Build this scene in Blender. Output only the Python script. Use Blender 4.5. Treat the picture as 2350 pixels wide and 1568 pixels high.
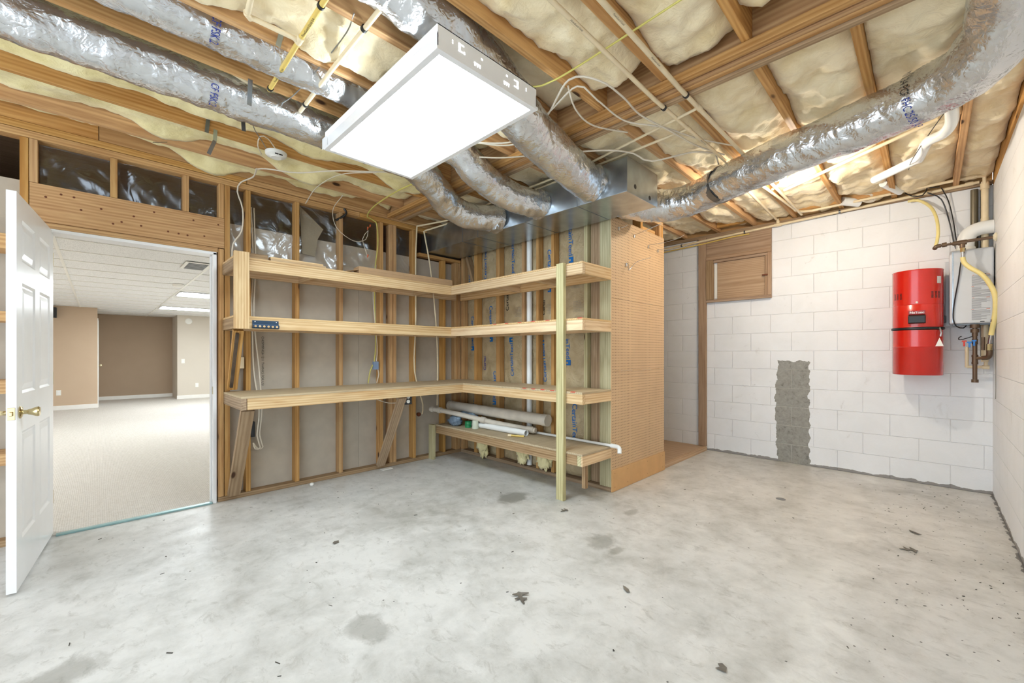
import bpy, bmesh, math, random
from mathutils import Vector, Matrix, noise
random.seed(7)
S = bpy.context.scene
for o in list(bpy.data.objects): bpy.data.objects.remove(o)
COL = S.collection
# ------------------------------------------------------------ camera, world, exposure
A45 = math.radians(45.15)
FW = Vector((math.cos(A45), math.sin(A45), 0)); RT = Vector((math.sin(A45), -math.cos(A45), 0))
cd = bpy.data.cameras.new('camera'); cam = bpy.data.objects.new('camera', cd); COL.objects.link(cam)
cd.sensor_width = 36; cd.lens = 36*955/2350; cd.shift_y = 28/2350; cd.clip_start = .02
cam.matrix_world = Matrix(((RT.x, 0, -FW.x, 0), (RT.y, 0, -FW.y, 0), (0, 1, 0, 1.22), (0, 0, 0, 1)))
S.camera = cam
S.view_settings.view_transform = 'Standard'; S.view_settings.look = 'None'
S.view_settings.gamma = 1; S.view_settings.use_curve_mapping = False
S.view_settings.exposure = 0.92
w = bpy.data.worlds.new('world'); S.world = w; w.use_nodes = True
w.node_tree.nodes['Background'].inputs[0].default_value = (.80, .90, 1, 1)
w.node_tree.nodes['Background'].inputs[1].default_value = 1.9
TROFFER = 11.0; FAR_TROFFER = 16.5; BULB_W = 22.0

# ------------------------------------------------------------ helpers
def lin(c):
    return tuple(((v/255)/12.92 if v/255 <= .04045 else ((v/255+.055)/1.055)**2.4) for v in c)+(1,)
WM = {}
def place(o, m, parent=None):
    o.matrix_basis = m; WM[o.name] = m.copy()
    if parent is not None:
        o.parent = parent; o.matrix_parent_inverse = WM[parent.name].inverted()
def tag(o, label=None, cat=None, group=None, kind=None):
    if label: o['label'] = label
    if cat: o['category'] = cat
    if group: o['group'] = group
    if kind: o['kind'] = kind
    return o
def empty(name, loc, label=None, cat=None, group=None, kind=None):
    o = bpy.data.objects.new(name, None); COL.objects.link(o); o.empty_display_size = .05
    place(o, Matrix.Translation(loc)); return tag(o, label, cat, group, kind)
class MB:
    def __init__(s): s.v = []; s.f = []
    def add(s, v, f):
        n = len(s.v); s.v += [tuple(p) for p in v]; s.f += [[i+n for i in q] for q in f]; return s
    def box(s, x0, x1, y0, y1, z0, z1):
        v = [(x, y, z) for x in (x0, x1) for y in (y0, y1) for z in (z0, z1)]
        return s.add(v, [(0,1,3,2),(4,6,7,5),(0,4,5,1),(2,3,7,6),(0,2,6,4),(1,5,7,3)])
    def tube(s, pts, r, n=12, cap=True, rf=None, r2=None):
        P = [Vector(p) for p in pts]; T = []
        for i in range(len(P)):
            a = P[max(i-1, 0)]; b = P[min(i+1, len(P)-1)]; T.append((b-a).normalized())
        u = T[0].cross(Vector((0, 0, 1)))
        if u.length < .01: u = T[0].cross(Vector((0, 1, 0)))
        u.normalize(); V = []; F = []; L = 0
        for i, p in enumerate(P):
            if i: L += (p-P[i-1]).length
            u = (u-T[i]*u.dot(T[i])).normalized(); w_ = T[i].cross(u)
            rr = r if not hasattr(r, '__len__') else r[i]
            for k in range(n):
                a = 2*math.pi*k/n; q = rr
                if rf: q = rf(p, a, L, rr)
                V.append(p+u*math.cos(a)*q+w_*math.sin(a)*q)
        for i in range(len(P)-1):
            for k in range(n):
                F.append((i*n+k, i*n+(k+1) % n, (i+1)*n+(k+1) % n, (i+1)*n+k))
        if cap:
            F.append(tuple(range(n-1, -1, -1))); F.append(tuple((len(P)-1)*n+k for k in range(n)))
        return s.add(V, F)
    def lathe(s, prof, c=(0, 0, 0), n=32, axis='z'):
        V = []; F = []
        for (r, h) in prof:
            for k in range(n):
                a = 2*math.pi*k/n; x, y = r*math.cos(a), r*math.sin(a)
                p = (x, y, h) if axis == 'z' else ((h, x, y) if axis == 'x' else (x, h, y))
                V.append((p[0]+c[0], p[1]+c[1], p[2]+c[2]))
        for i in range(len(prof)-1):
            for k in range(n): F.append((i*n+k, i*n+(k+1) % n, (i+1)*n+(k+1) % n, (i+1)*n+k))
        return s.add(V, F)
    def prism(s, pts, d):       # planar polygon extruded by vector d
        n = len(pts); d = Vector(d); P = [Vector(p) for p in pts]
        return s.add(P+[p+d for p in P], [tuple(range(n-1, -1, -1)), tuple(range(n, 2*n))]+[(i, (i+1) % n, n+(i+1) % n, n+i) for i in range(n)])
    def build(s, name, mat, parent=None, smooth=False, bevel=0, m=None):
        me = bpy.data.meshes.new(name); me.from_pydata(s.v, [], s.f)
        bm = bmesh.new(); bm.from_mesh(me); bmesh.ops.recalc_face_normals(bm, faces=bm.faces); bm.to_mesh(me); bm.free()
        me.materials.append(mat)
        if smooth:
            for p in me.polygons: p.use_smooth = True
            if smooth != 2: me.set_sharp_from_angle(angle=math.radians(40))
        o = bpy.data.objects.new(name, me); COL.objects.link(o)
        place(o, m if m is not None else Matrix.Identity(4), parent)
        if bevel:
            b = o.modifiers.new('bevel', 'BEVEL'); b.width = bevel; b.segments = 2; b.limit_method = 'ANGLE'; b.angle_limit = math.radians(50)
        return o
def beam(name, a, b, width, thick, mat, parent=None, up=(0, 0, 1), bevel=.0025):
    """timber from a to b, width along the side direction, thick along up"""
    a = Vector(a); b = Vector(b); X = (b-a).normalized(); U = Vector(up)
    Y = U.cross(X).normalized(); Z = X.cross(Y); L = (b-a).length/2; c = (a+b)/2
    m = Matrix(((X.x, Y.x, Z.x, c.x), (X.y, Y.y, Z.y, c.y), (X.z, Y.z, Z.z, c.z), (0, 0, 0, 1)))
    return MB().box(-L, L, -width/2, width/2, -thick/2, thick/2).build(name, mat, parent, bevel=bevel, m=m)
def bx(name, x0, x1, y0, y1, z0, z1, mat, parent=None, bevel=.0025):
    d = (x1-x0, y1-y0, z1-z0); k = d.index(max(d)); cx, cy, cz = (x0+x1)/2, (y0+y1)/2, (z0+z1)/2
    if k == 0: return beam(name, (x0, cy, cz), (x1, cy, cz), d[1], d[2], mat, parent, bevel=bevel)
    if k == 1: return beam(name, (cx, y0, cz), (cx, y1, cz), d[0], d[2], mat, parent, bevel=bevel)
    return beam(name, (cx, cy, z0), (cx, cy, z1), d[0], d[1], mat, parent, up=(0, 1, 0), bevel=bevel)
def smooth_path(P, step=.03):
    P = [Vector(p) for p in P]; out = []
    Q = [P[0]*2-P[1]]+P+[P[-1]*2-P[-2]]
    for i in range(1, len(Q)-2):
        p0, p1, p2, p3 = Q[i-1:i+3]; n = max(2, int((p2-p1).length/step))
        for k in range(n):
            t = k/n
            out.append(.5*((2*p1)+(p2-p0)*t+(2*p0-5*p1+4*p2-p3)*t*t+(3*p1-p0-3*p2+p3)*t**3))
    out.append(P[-1]); return out
def wire(name, P, r, mat, parent=None, n=7, step=.04):
    return MB().tube(smooth_path(P, step), r, n).build(name, mat, parent, smooth=True)
def text_geo(txt, size, depth=0.0):
    cu = bpy.data.curves.new('t', 'FONT'); cu.body = txt; cu.size = size; cu.extrude = depth; cu.resolution_u = 3
    ob = bpy.data.objects.new('t', cu); COL.objects.link(ob); bpy.context.view_layer.update()
    me = bpy.data.meshes.new_from_object(ob.evaluated_get(bpy.context.evaluated_depsgraph_get()))
    V = [tuple(v.co) for v in me.vertices]; F = [tuple(p.vertices) for p in me.polygons]
    bpy.data.objects.remove(ob); bpy.data.meshes.remove(me); bpy.data.curves.remove(cu); return V, F
def lettering(name, txt, size, org, xd, yd, mat, parent, bold=0.0, extra=None):
    V, F = text_geo(txt, size); o = Vector(org); xd = Vector(xd); yd = Vector(yd); b = MB()
    b.add([o+xd*v[0]+yd*v[1] for v in V], F)
    if bold: b.add([o+xd*(v[0]+bold)+yd*v[1] for v in V], F)
    if extra:
        wd = max(v[0] for v in V)
        x0, s_ = wd+size*.18, size*.75
        q = [(0, 0), (.38, 0), (.38, .45), (.7, .45), (.7, 0), (1, 0), (1, 1), (0, 1)]
        b.add([o+xd*(x0+p[0]*s_)+yd*(p[1]*s_) for p in q], [tuple(range(8))])
    me = bpy.data.meshes.new(name); me.from_pydata(b.v, [], b.f); me.materials.append(mat)
    ob = bpy.data.objects.new(name, me); COL.objects.link(ob); place(ob, Matrix.Identity(4), parent); return ob

# ------------------------------------------------------------ materials
class NT:
    def __init__(s, name):
        s.m = bpy.data.materials.new(name); s.m.use_nodes = True; s.t = s.m.node_tree; s.b = s.t.nodes['Principled BSDF']
    def n(s, typ, **k):
        d = s.t.nodes.new(typ)
        for a, v in k.items():
            if a.startswith('i_'):
                key = a[2:].replace('_', ' '); d.inputs[key].default_value = v
            else: setattr(d, a, v)
        return d
    def l(s, a, b): s.t.links.new(a, b)
    def set(s, **k):
        for a, v in k.items(): s.b.inputs[a.replace('_', ' ')].default_value = v
        return s
    def math(s, op, a, b=None, c=None):
        d = s.n('ShaderNodeMath', operation=op)
        for i, x in enumerate((a, b, c)):
            if x is None: continue
            if isinstance(x, (int, float)): d.inputs[i].default_value = x
            else: s.l(x, d.inputs[i])
        return d.outputs[0]
    def ramp(s, fac, stops):
        d = s.n('ShaderNodeValToRGB'); e = d.color_ramp.elements
        while len(e) < len(stops): e.new(.5)
        for k, (p, c) in enumerate(stops): e[k].position = p; e[k].color = c
        s.l(fac, d.inputs[0]); return d.outputs[0]
    def mix(s, fac, a, b, typ='MIX'):
        d = s.n('ShaderNodeMix', data_type='RGBA', blend_type=typ)
        for i, x in ((0, fac), (6, a), (7, b)):
            if isinstance(x, (int, float, tuple)): d.inputs[i].default_value = x
            else: s.l(x, d.inputs[i])
        return d.outputs[2]
    def noise(s, vec, scale, detail=3, dist=0, rough=.5):
        d = s.n('ShaderNodeTexNoise'); d.inputs['Scale'].default_value = scale; d.inputs['Detail'].default_value = detail
        d.inputs['Distortion'].default_value = dist; d.inputs['Roughness'].default_value = rough
        if vec is not None: s.l(vec, d.inputs['Vector'])
        return d.outputs[0]
    def coord(s, scale=(1, 1, 1), rand=False):
        tc = s.n('ShaderNodeTexCoord').outputs['Object']
        if rand:
            oi = s.n('ShaderNodeObjectInfo').outputs['Random']
            cm = s.n('ShaderNodeCombineXYZ'); s.l(s.math('MULTIPLY', oi, 37.), cm.inputs[0]); s.l(s.math('MULTIPLY', oi, 11.), cm.inputs[1]); s.l(s.math('MULTIPLY', oi, 5.3), cm.inputs[2])
            ad = s.n('ShaderNodeVectorMath', operation='ADD'); s.l(tc, ad.inputs[0]); s.l(cm.outputs[0], ad.inputs[1]); tc = ad.outputs[0]
        mp = s.n('ShaderNodeVectorMath', operation='MULTIPLY'); s.l(tc, mp.inputs[0]); mp.inputs[1].default_value = scale
        return mp.outputs[0]
    def bump(s, h, dist=.002, strength=1.):
        d = s.n('ShaderNodeBump'); d.inputs['Distance'].default_value = dist; d.inputs['Strength'].default_value = strength
        s.l(h, d.inputs['Height']); s.l(d.outputs[0], s.b.inputs['Normal'])
    def col(s, c): s.l(c, s.b.inputs['Base Color'])
def plain(name, c, rough=.5, metal=0., bump=0., bs=60, var=.06, **k):
    t = NT(name); base = lin(c)
    if var:
        f = t.noise(t.coord((1, 1, 1), True), 9, 3)
        t.col(t.ramp(f, [(.3, tuple(v*(1-var*1.5) for v in base[:3])+(1,)), (.7, tuple(min(1, v*(1+var)) for v in base[:3])+(1,))]))
    else: t.set(Base_Color=base)
    t.set(Roughness=rough, Metallic=metal)
    for a, v in k.items(): t.b.inputs[a.replace('_', ' ')].default_value = v
    if bump: t.bump(t.noise(t.coord(), bs, 4), bump)
    return t.m
def wood(name, light, dark, knot=(70, 45, 28), rough=.62, knots=True):
    t = NT(name); v = t.coord((.9, 11, 11), True)
    g = t.noise(v, 2.2, 3, 1.3, .55)
    wv = t.n('ShaderNodeTexWave', wave_type='RINGS', rings_direction='X'); wv.inputs['Scale'].default_value = 17; wv.inputs['Distortion'].default_value = 5.
    wv.inputs['Detail'].default_value = 2; wv.inputs['Detail Scale'].default_value = .22
    rv = t.n('ShaderNodeVectorMath', operation='ADD'); t.l(t.coord((.16, 1, 1)), rv.inputs[0])
    ro = t.n('ShaderNodeObjectInfo').outputs['Random']; rc = t.n('ShaderNodeCombineXYZ')
    t.l(t.math('MULTIPLY', ro, 9.), rc.inputs[0]); t.l(t.math('ADD', t.math('MULTIPLY', t.math('FRACT', t.math('MULTIPLY', ro, 13.)), .09), .01), rc.inputs[1]); t.l(t.math('ADD', t.math('MULTIPLY', t.math('FRACT', t.math('MULTIPLY', ro, 29.)), .09), .03), rc.inputs[2])
    t.l(rc.outputs[0], rv.inputs[1]); t.l(rv.outputs[0], wv.inputs['Vector'])
    f = t.math('ADD', t.math('MULTIPLY', g, .76), t.math('MULTIPLY', wv.outputs[0], .24))
    mid = tuple((a+b)/2 for a, b in zip(light, dark))
    c = t.ramp(f, [(.25, lin(dark)), (.45, lin(mid)), (.7, lin(light))])
    fine = t.noise(t.coord((2, 160, 160), True), 1.5, 2)
    c = t.mix(t.math('MULTIPLY', fine, .22), c, lin(dark))
    oi = t.n('ShaderNodeObjectInfo').outputs['Random']
    hs = t.n('ShaderNodeHueSaturation'); t.l(c, hs.inputs['Color'])
    t.l(t.math('ADD', t.math('MULTIPLY', oi, .22), .89), hs.inputs['Value']); t.l(t.math('ADD', t.math('MULTIPLY', t.math('FRACT', t.math('MULTIPLY', oi, 7.3)), .2), .9), hs.inputs['Saturation'])
    c = hs.outputs[0]
    if knots:
        vo = t.n('ShaderNodeTexVoronoi', feature='F1'); vo.inputs['Scale'].default_value = 1.0; vo.inputs['Randomness'].default_value = 1
        t.l(t.coord((2.6, 6.5, 6.5), True), vo.inputs['Vector'])
        sep = t.n('ShaderNodeSeparateColor'); t.l(vo.outputs['Color'], sep.inputs[0])
        rare = t.math('GREATER_THAN', sep.outputs[0], .5)
        d = vo.outputs['Distance']
        k = t.math('MULTIPLY', rare, t.ramp(d, [(.07, (1, 1, 1, 1)), (.12, (0, 0, 0, 1))]))
        halo = t.math('MULTIPLY', rare, t.ramp(d, [(.1, (.45, .45, .45, 1)), (.3, (0, 0, 0, 1))]))
        c = t.mix(halo, c, lin(dark)); c = t.mix(k, c, lin(knot))
    t.col(c); t.set(Roughness=rough); t.b.inputs['Specular IOR Level'].default_value = .25
    t.bump(f, .0006); return t.m
W_JOIST = wood("framing_lumber", (214, 172, 120), (172, 126, 80))
W_STUD = wood('stud_lumber', (212, 172, 116), (170, 124, 76))
W_SHELF = wood("shelf_lumber", (230, 206, 164), (194, 156, 112), (120, 84, 60))
W_TREAT = wood('treated_lumber', (208, 200, 160), (166, 156, 116))
W_GREY = wood('weathered_lumber', (182, 156, 124), (136, 110, 82))
W_WIN = wood('window_lumber', (186, 158, 130), (148, 118, 92))
W_PLY = wood('plywood_sheet', (222, 194, 150), (190, 154, 110), knots=False)
W_BENCH = wood('bench_plywood', (204, 186, 152), (172, 150, 118), knots=False)
W_PLYD = wood('dark_plywood', (200, 172, 142), (168, 138, 108), knots=False)
W_KICK = plain('hardboard_plain', (210, 166, 112), .5, var=.04)
METAL = plain('galvanized_steel', (176, 186, 194), .27, .92, var=.12)
DARKMETAL = plain('dark_steel_strap', (120, 124, 126), .4, .8)
STEEL = plain('bright_steel', (206, 208, 210), .22, 1.)
IRON = plain('aged_iron_pipe', (112, 92, 74), .45, .55, bump=.001)
BRASS = plain('polished_brass', (206, 190, 146), .18, 1., var=.02)
CPVC = plain('cream_cpvc_plastic', (232, 214, 178), .35)
CPVCY = plain('yellow_cpvc_plastic', (222, 192, 104), .38)
PVC = plain('white_pvc_plastic', (238, 240, 238), .25, var=.02)
PVCG = plain('dusty_pvc_plastic', (206, 198, 184), .4, var=.08)
WHITE = plain('white_gloss_paint', (240, 240, 240), .28, var=.015)
WHITEP = plain('white_plastic', (236, 235, 228), .35, var=.02)
TRIMW = plain('white_trim_paint', (238, 236, 230), .35, var=.02)
CREAMW = plain('cream_cable_sheath', (222, 212, 194), .45)
YELLW = plain('yellow_cable_sheath', (214, 204, 110), .45)
GASY = plain('yellow_gas_tubing', (236, 220, 150), .4)
BLACK = plain('black_plastic', (24, 24, 26), .35, var=.02)
DGREY = plain('dark_bronze_conduit', (120, 112, 92), .35, .35)
RED = plain('red_enamel', (206, 34, 22), .22, var=.03, Coat_Weight=.6, Coat_Roughness=.1)
REDP = plain('red_plastic', (214, 60, 40), .35)
BLUEP = plain('blue_plastic', (40, 120, 200), .35)
BOXBLUE = plain('blue_outlet_box', (130, 150, 178), .4)
HEATER = plain('grey_enamel_casing', (206, 210, 214), .3, var=.02)
GREEN = plain('green_plastic_ring', (36, 130, 80), .35)
CARD = plain('brown_cardboard', (186, 152, 114), .75)
ORANGE = plain('orange_wire_nut', (226, 96, 40), .4)
FOAMW = plain('foam_sealant', (236, 228, 200), .8, bump=.01, bs=30)
DRYW = plain('drywall_back_paper', (190, 180, 164), .75, var=.05)
INK_BLUE = plain('blue_ink', (0, 104, 180), .6, var=0)
INK_NAVY = plain('navy_ink', (40, 60, 150), .4, var=0)
INK_BLK = plain('black_ink', (38, 36, 34), .6, var=0)
INK_WHITE = plain('white_ink', (240, 240, 240), .5, var=0)
INK_ORG = plain('orange_ink', (214, 110, 70), .6, var=0)
INK_GREY = plain('grey_ink', (128, 130, 132), .6, var=0)
LABELM = plain('label_paper', (222, 222, 220), .5, var=0)
LEAF = plain('dry_leaf', (112, 106, 96), .7, var=.25)
TEAL = plain('teal_threshold_strip', (150, 186, 188), .35, .4)
RUST = plain('rusty_steel', (110, 62, 40), .6, .4)
REDPAINT = plain('red_spray_mark', (200, 84, 66), .6, var=0)

def foil(name, tint=(218, 220, 222)):
    t = NT(name); v = t.coord((1, 1, 1))
    vo = t.n('ShaderNodeTexVoronoi', feature='DISTANCE_TO_EDGE'); vo.inputs['Scale'].default_value = 26
    n0 = t.n('ShaderNodeTexNoise'); n0.inputs['Scale'].default_value = 14; t.l(v, n0.inputs['Vector'])
    ad = t.n('ShaderNodeVectorMath', operation='MULTIPLY_ADD'); t.l(n0.outputs['Color'], ad.inputs[0]); ad.inputs[1].default_value = (.12, .12, .12); t.l(v, ad.inputs[2])
    t.l(ad.outputs[0], vo.inputs['Vector'])
    h = t.math('ADD', t.math('MULTIPLY', vo.outputs[0], .7), t.math('MULTIPLY', t.noise(v, 38, 4, .8), .6))
    t.set(Base_Color=lin(tint), Metallic=.88, Roughness=.23)
    t.bump(h, .008, .65); return t.m
FOIL = foil('foil_duct_jacket')
RFOIL = foil('red_tinted_foil_tape', (190, 110, 86))

def fiber(name, c1, c2):
    t = NT(name); v = t.coord(); f = t.noise(v, 5, 5, .6, .6)
    t.col(t.ramp(f, [(.3, lin(c2)), (.62, lin(c1))])); t.set(Roughness=1.)
    t.b.inputs['Specular IOR Level'].default_value = .05
    t.b.inputs['Sheen Weight'].default_value = .3
    h = t.math('ADD', t.noise(v, 12, 6, .8, .62), t.math('MULTIPLY', t.noise(v, 90, 3), .12)); t.bump(h, .014, .7); return t.m
FIBER = fiber('fiberglass_batt', (252, 238, 204), (228, 206, 158))
FIBERY = fiber('yellow_fiberglass', (248, 236, 184), (220, 204, 140))

t = NT('kraft_facing'); v = t.coord(); f = t.noise(v, 6, 4, 1.)
t.col(t.ramp(f, [(.3, lin((168, 148, 112))), (.7, lin((196, 178, 142)))])); t.set(Roughness=.5); t.bump(t.noise(v, 14, 5, 2.), .02, .7); KRAFT = t.m

def block(name, axis, patch=False):
    t = NT(name); g = t.n('ShaderNodeTexCoord').outputs['Object']; sp = t.n('ShaderNodeSeparateXYZ'); t.l(g, sp.inputs[0])
    cb = t.n('ShaderNodeCombineXYZ'); t.l(t.math('ADD', sp.outputs[axis], -.075 if axis == 1 else .1), cb.inputs[0]); t.l(sp.outputs[2], cb.inputs[1])
    br = t.n('ShaderNodeTexBrick'); t.l(cb.outputs[0], br.inputs['Vector'])
    for k, vv in (('Scale', 1.), ('Mortar Size', .005), ('Mortar Smooth', 1.), ('Brick Width', .407), ('Row Height', .2085), ('Bias', 0.)): br.inputs[k].default_value = vv
    br.inputs['Color1'].default_value = (1, 1, 1, 1); br.inputs['Color2'].default_value = (.96, .96, .96, 1); br.inputs['Mortar'].default_value = (.90, .90, .895, 1)
    dirt = t.noise(g, 3.2, 6, .6, .65)
    white = t.ramp(dirt, [(.22, lin((206, 204, 202))), (.36, lin((234, 236, 238))), (.7, lin((240, 242, 245)))])
    c = t.mix(.32, white, br.outputs[0], 'MULTIPLY')
    smu = t.math('MULTIPLY', t.ramp(t.noise(g, 7.5, 5, 1.5, .7), [(.63, (0, 0, 0, 1)), (.72, (.4, .4, .4, 1))]), t.ramp(t.noise(g, 1.1, 2), [(.5, (0, 0, 0, 1)), (.6, (1, 1, 1, 1))]))
    c = t.mix(smu, c, lin((150, 146, 140)))
    # grime line where the block meets the slab
    gz = t.math('ADD', sp.outputs[2], t.math('MULTIPLY', t.noise(g, 9, 4), -.075))
    c = t.mix(t.math('MULTIPLY', t.math('LESS_THAN', gz, -.012), .75), c, lin((92, 82, 70)))
    h = t.math('ADD', t.math('MULTIPLY', br.outputs['Fac'], -1.), t.math('MULTIPLY', t.noise(g, 60, 4), .35))
    if patch:
        nz = t.math('MULTIPLY', t.math('SUBTRACT', t.noise(g, 12, 4), .5), .09)
        yy = t.math('ADD', sp.outputs[1], nz)
        lean = t.math('MULTIPLY', t.math('ABSOLUTE', t.math('SUBTRACT', sp.outputs[2], .6)), .05)
        m1 = t.math('GREATER_THAN', yy, .93); m2 = t.math('LESS_THAN', t.math('ADD', yy, lean), 1.25)
        m3 = t.math('LESS_THAN', t.math('ADD', sp.outputs[2], nz), 1.14)
        mk = t.math('MULTIPLY', t.math('MULTIPLY', m1, m2), m3)
        raw = t.ramp(t.noise(g, 26, 6, .4, .7), [(.3, lin((96, 94, 88))), (.42, lin((140, 138, 130))), (.7, lin((160, 158, 150)))])
        raw = t.mix(br.outputs['Fac'], raw, lin((186, 184, 178)))
        c = t.mix(mk, c, raw)
    t.col(c); t.set(Roughness=.5); t.bump(h, .0028); return t.m
BLK_C = block('painted_block_back', 1, True); BLK_D = block('painted_block_side', 0)

t = NT('concrete_slab'); g = t.coord()
big = t.noise(g, 1.3, 6, .3, .6); med = t.noise(g, 5.5, 8, .25, .7)
f = t.math('ADD', t.math('MULTIPLY', big, .5), t.math('MULTIPLY', med, .5))
c = t.ramp(f, [(.34, lin((164, 163, 156))), (.45, lin((194, 193, 188))), (.57, lin((214, 213, 209)))])
sk = t.ramp(t.noise(t.coord((1.4, .8, 1)), 13, 8, .6, .75), [(.33, (.5, .5, .5, 1)), (.46, (0, 0, 0, 1))])
c = t.mix(sk, c, lin((150, 147, 138)))
for (x, y, rx, ry, s_) in ((2.52, 2.5, .2, .12, .7), (2.31, 1.5, .13, .09, .5), (2.27, 1.37, .07, .04, .5), (2.91, 1.62, .09, .05, .5), (.85, 1.77, .1, .14, .45), (-.11, 2.32, .16, .12, .5), (2.67, 1.86, .5, .5, .12), (1.55, 2.9, .5, .3, .16), (1.5, 2.2, .4, .3, .18)):
    vm = t.n('ShaderNodeVectorMath', operation='SUBTRACT'); t.l(g, vm.inputs[0]); vm.inputs[1].default_value = (x, y, 0)
    vs = t.n('ShaderNodeVectorMath', operation='DIVIDE'); t.l(vm.outputs[0], vs.inputs[0]); vs.inputs[1].default_value = (rx, ry, 1)
    ln = t.n('ShaderNodeVectorMath', operation='LENGTH'); t.l(vs.outputs[0], ln.inputs[0])
    dd = t.math('ADD', ln.outputs['Value'], t.math('MULTIPLY', t.math('SUBTRACT', med, .5), 1.6))
    c = t.mix(t.math('MULTIPLY', t.ramp(dd, [(.6, (1, 1, 1, 1)), (1., (0, 0, 0, 1))]), s_), c, lin((124, 122, 112)))
# pale efflorescence drift along the slab towards the side wall
sp = t.n('ShaderNodeSeparateXYZ'); t.l(g, sp.inputs[0])
dl = t.math('ABSOLUTE', t.math('ADD', t.math('SUBTRACT', sp.outputs[1], .42), t.math('MULTIPLY', t.math('SUBTRACT', med, .5), .35)))
c = t.mix(t.math('MULTIPLY', t.ramp(dl, [(.02, (.5, .5, .5, 1)), (.16, (0, 0, 0, 1))]), t.ramp(t.noise(g, 2.3, 3), [(.45, (0, 0, 0, 1)), (.6, (1, 1, 1, 1))])), c, lin((236, 236, 232)))
# black flecks, thick near the side wall
vo = t.n('ShaderNodeTexVoronoi'); vo.inputs['Scale'].default_value = 30; t.l(t.coord((1, 1.2, 1)), vo.inputs['Vector'])
sc = t.n('ShaderNodeSeparateColor'); t.l(vo.outputs['Color'], sc.inputs[0])
near = t.ramp(sp.outputs[1], [(0., (.22, .22, .22, 1)), (.38, (.02, .02, .02, 1))])
fl = t.math('MULTIPLY', t.math('LESS_THAN', t.math('ADD', vo.outputs['Distance'], t.math('MULTIPLY', t.noise(g, 90, 2), .2)), .25), t.math('LESS_THAN', sc.outputs[0], near))
c = t.mix(t.math('MULTIPLY', fl, .85), c, lin((60, 58, 54)))
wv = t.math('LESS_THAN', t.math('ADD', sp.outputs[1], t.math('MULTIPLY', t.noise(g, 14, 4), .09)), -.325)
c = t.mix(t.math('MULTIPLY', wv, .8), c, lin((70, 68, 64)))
t.col(c); t.l(t.ramp(t.noise(g, 3, 4), [(.3, (.3, .3, .3, 1)), (.7, (.5, .5, .5, 1))]), t.b.inputs['Roughness']); t.b.inputs['Specular IOR Level'].default_value = .5
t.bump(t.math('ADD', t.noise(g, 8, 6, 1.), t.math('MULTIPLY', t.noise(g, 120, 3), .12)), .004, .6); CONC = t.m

t = NT('carpet_loop'); g = t.coord()
w1 = t.n('ShaderNodeTexWave', bands_direction='X'); w1.inputs['Scale'].default_value = 26; w1.inputs['Distortion'].default_value = 1.2; t.l(g, w1.inputs['Vector'])
w2 = t.n('ShaderNodeTexWave', bands_direction='Y'); w2.inputs['Scale'].default_value = 22; w2.inputs['Distortion'].default_value = 1.2; t.l(g, w2.inputs['Vector'])
h = t.math('ADD', t.math('MULTIPLY', t.math('MULTIPLY', w1.outputs[0], w2.outputs[0]), .35), t.math('MULTIPLY', t.noise(g, 55, 4, .5, .7), .8))
t.col(t.ramp(h, [(.25, lin((190, 182, 170))), (.75, lin((226, 221, 213)))])); t.set(Roughness=.95); t.bump(h, .008); CARPET = t.m

def peg(name, holes=True):
    t = NT(name); g = t.n('ShaderNodeTexCoord').outputs['Object']; sp = t.n('ShaderNodeSeparateXYZ'); t.l(g, sp.inputs[0])
    base = t.ramp(t.noise(g, 3, 3), [(.3, lin((200, 168, 130))), (.7, lin((212, 180, 140)))])
    d = [t.math('SUBTRACT', t.math('FRACT', t.math('DIVIDE', sp.outputs[k], .0254)), .5) for k in (0, 2)]
    r2 = t.math('ADD', t.math('MULTIPLY', d[0], d[0]), t.math('MULTIPLY', d[1], d[1]))
    t.col(t.mix(t.math('LESS_THAN', r2, .026), base, lin((84, 60, 38)))); t.set(Roughness=.45); return t.m
PEG = peg('pegboard_hardboard')

t = NT('ceiling_tile'); g = t.coord(); t.col(t.ramp(t.noise(g, 160, 2), [(.38, lin((196, 196, 194))), (.46, lin((236, 236, 234)))])); t.set(Roughness=.9); TILE = t.m
t = NT('beige_wall_paint'); g = t.coord(); t.col(t.ramp(t.noise(g, 2), [(.3, lin((196, 172, 146))), (.7, lin((200, 177, 151)))])); t.set(Roughness=.7); BEIGE = t.m
t = NT('dark_tan_wall_paint'); g = t.coord(); t.col(t.ramp(t.noise(g, 2), [(.3, lin((168, 146, 122))), (.7, lin((172, 150, 126)))])); t.set(Roughness=.7); TAN = t.m
t = NT('grey_beige_wall_paint'); g = t.coord(); t.col(t.ramp(t.noise(g, 2), [(.3, lin((206, 197, 182))), (.7, lin((209, 200, 185)))])); t.set(Roughness=.7); GREIGE = t.m

def emis(name, c, s_):
    t = NT(name); t.set(Base_Color=(.9, .9, .9, 1)); t.b.inputs['Emission Color'].default_value = c; t.b.inputs['Emission Strength'].default_value = s_; return t
t = emis('lit_prismatic_lens', (.80, .92, 1, 1), TROFFER)
t.set(Roughness=.3); LENS = t.m
LENS_FAR = emis('lit_far_lens', (.88, .95, 1, 1), FAR_TROFFER).m
KNOCK_GLOW = emis('painted_knockout_glow', (.95, .98, 1, 1), 2.5).m  # emission painted in for tube light leaking through the knockouts
BULBM = emis('lit_bulb_glass', (1, .82, .55, 1), 30).m

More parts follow.
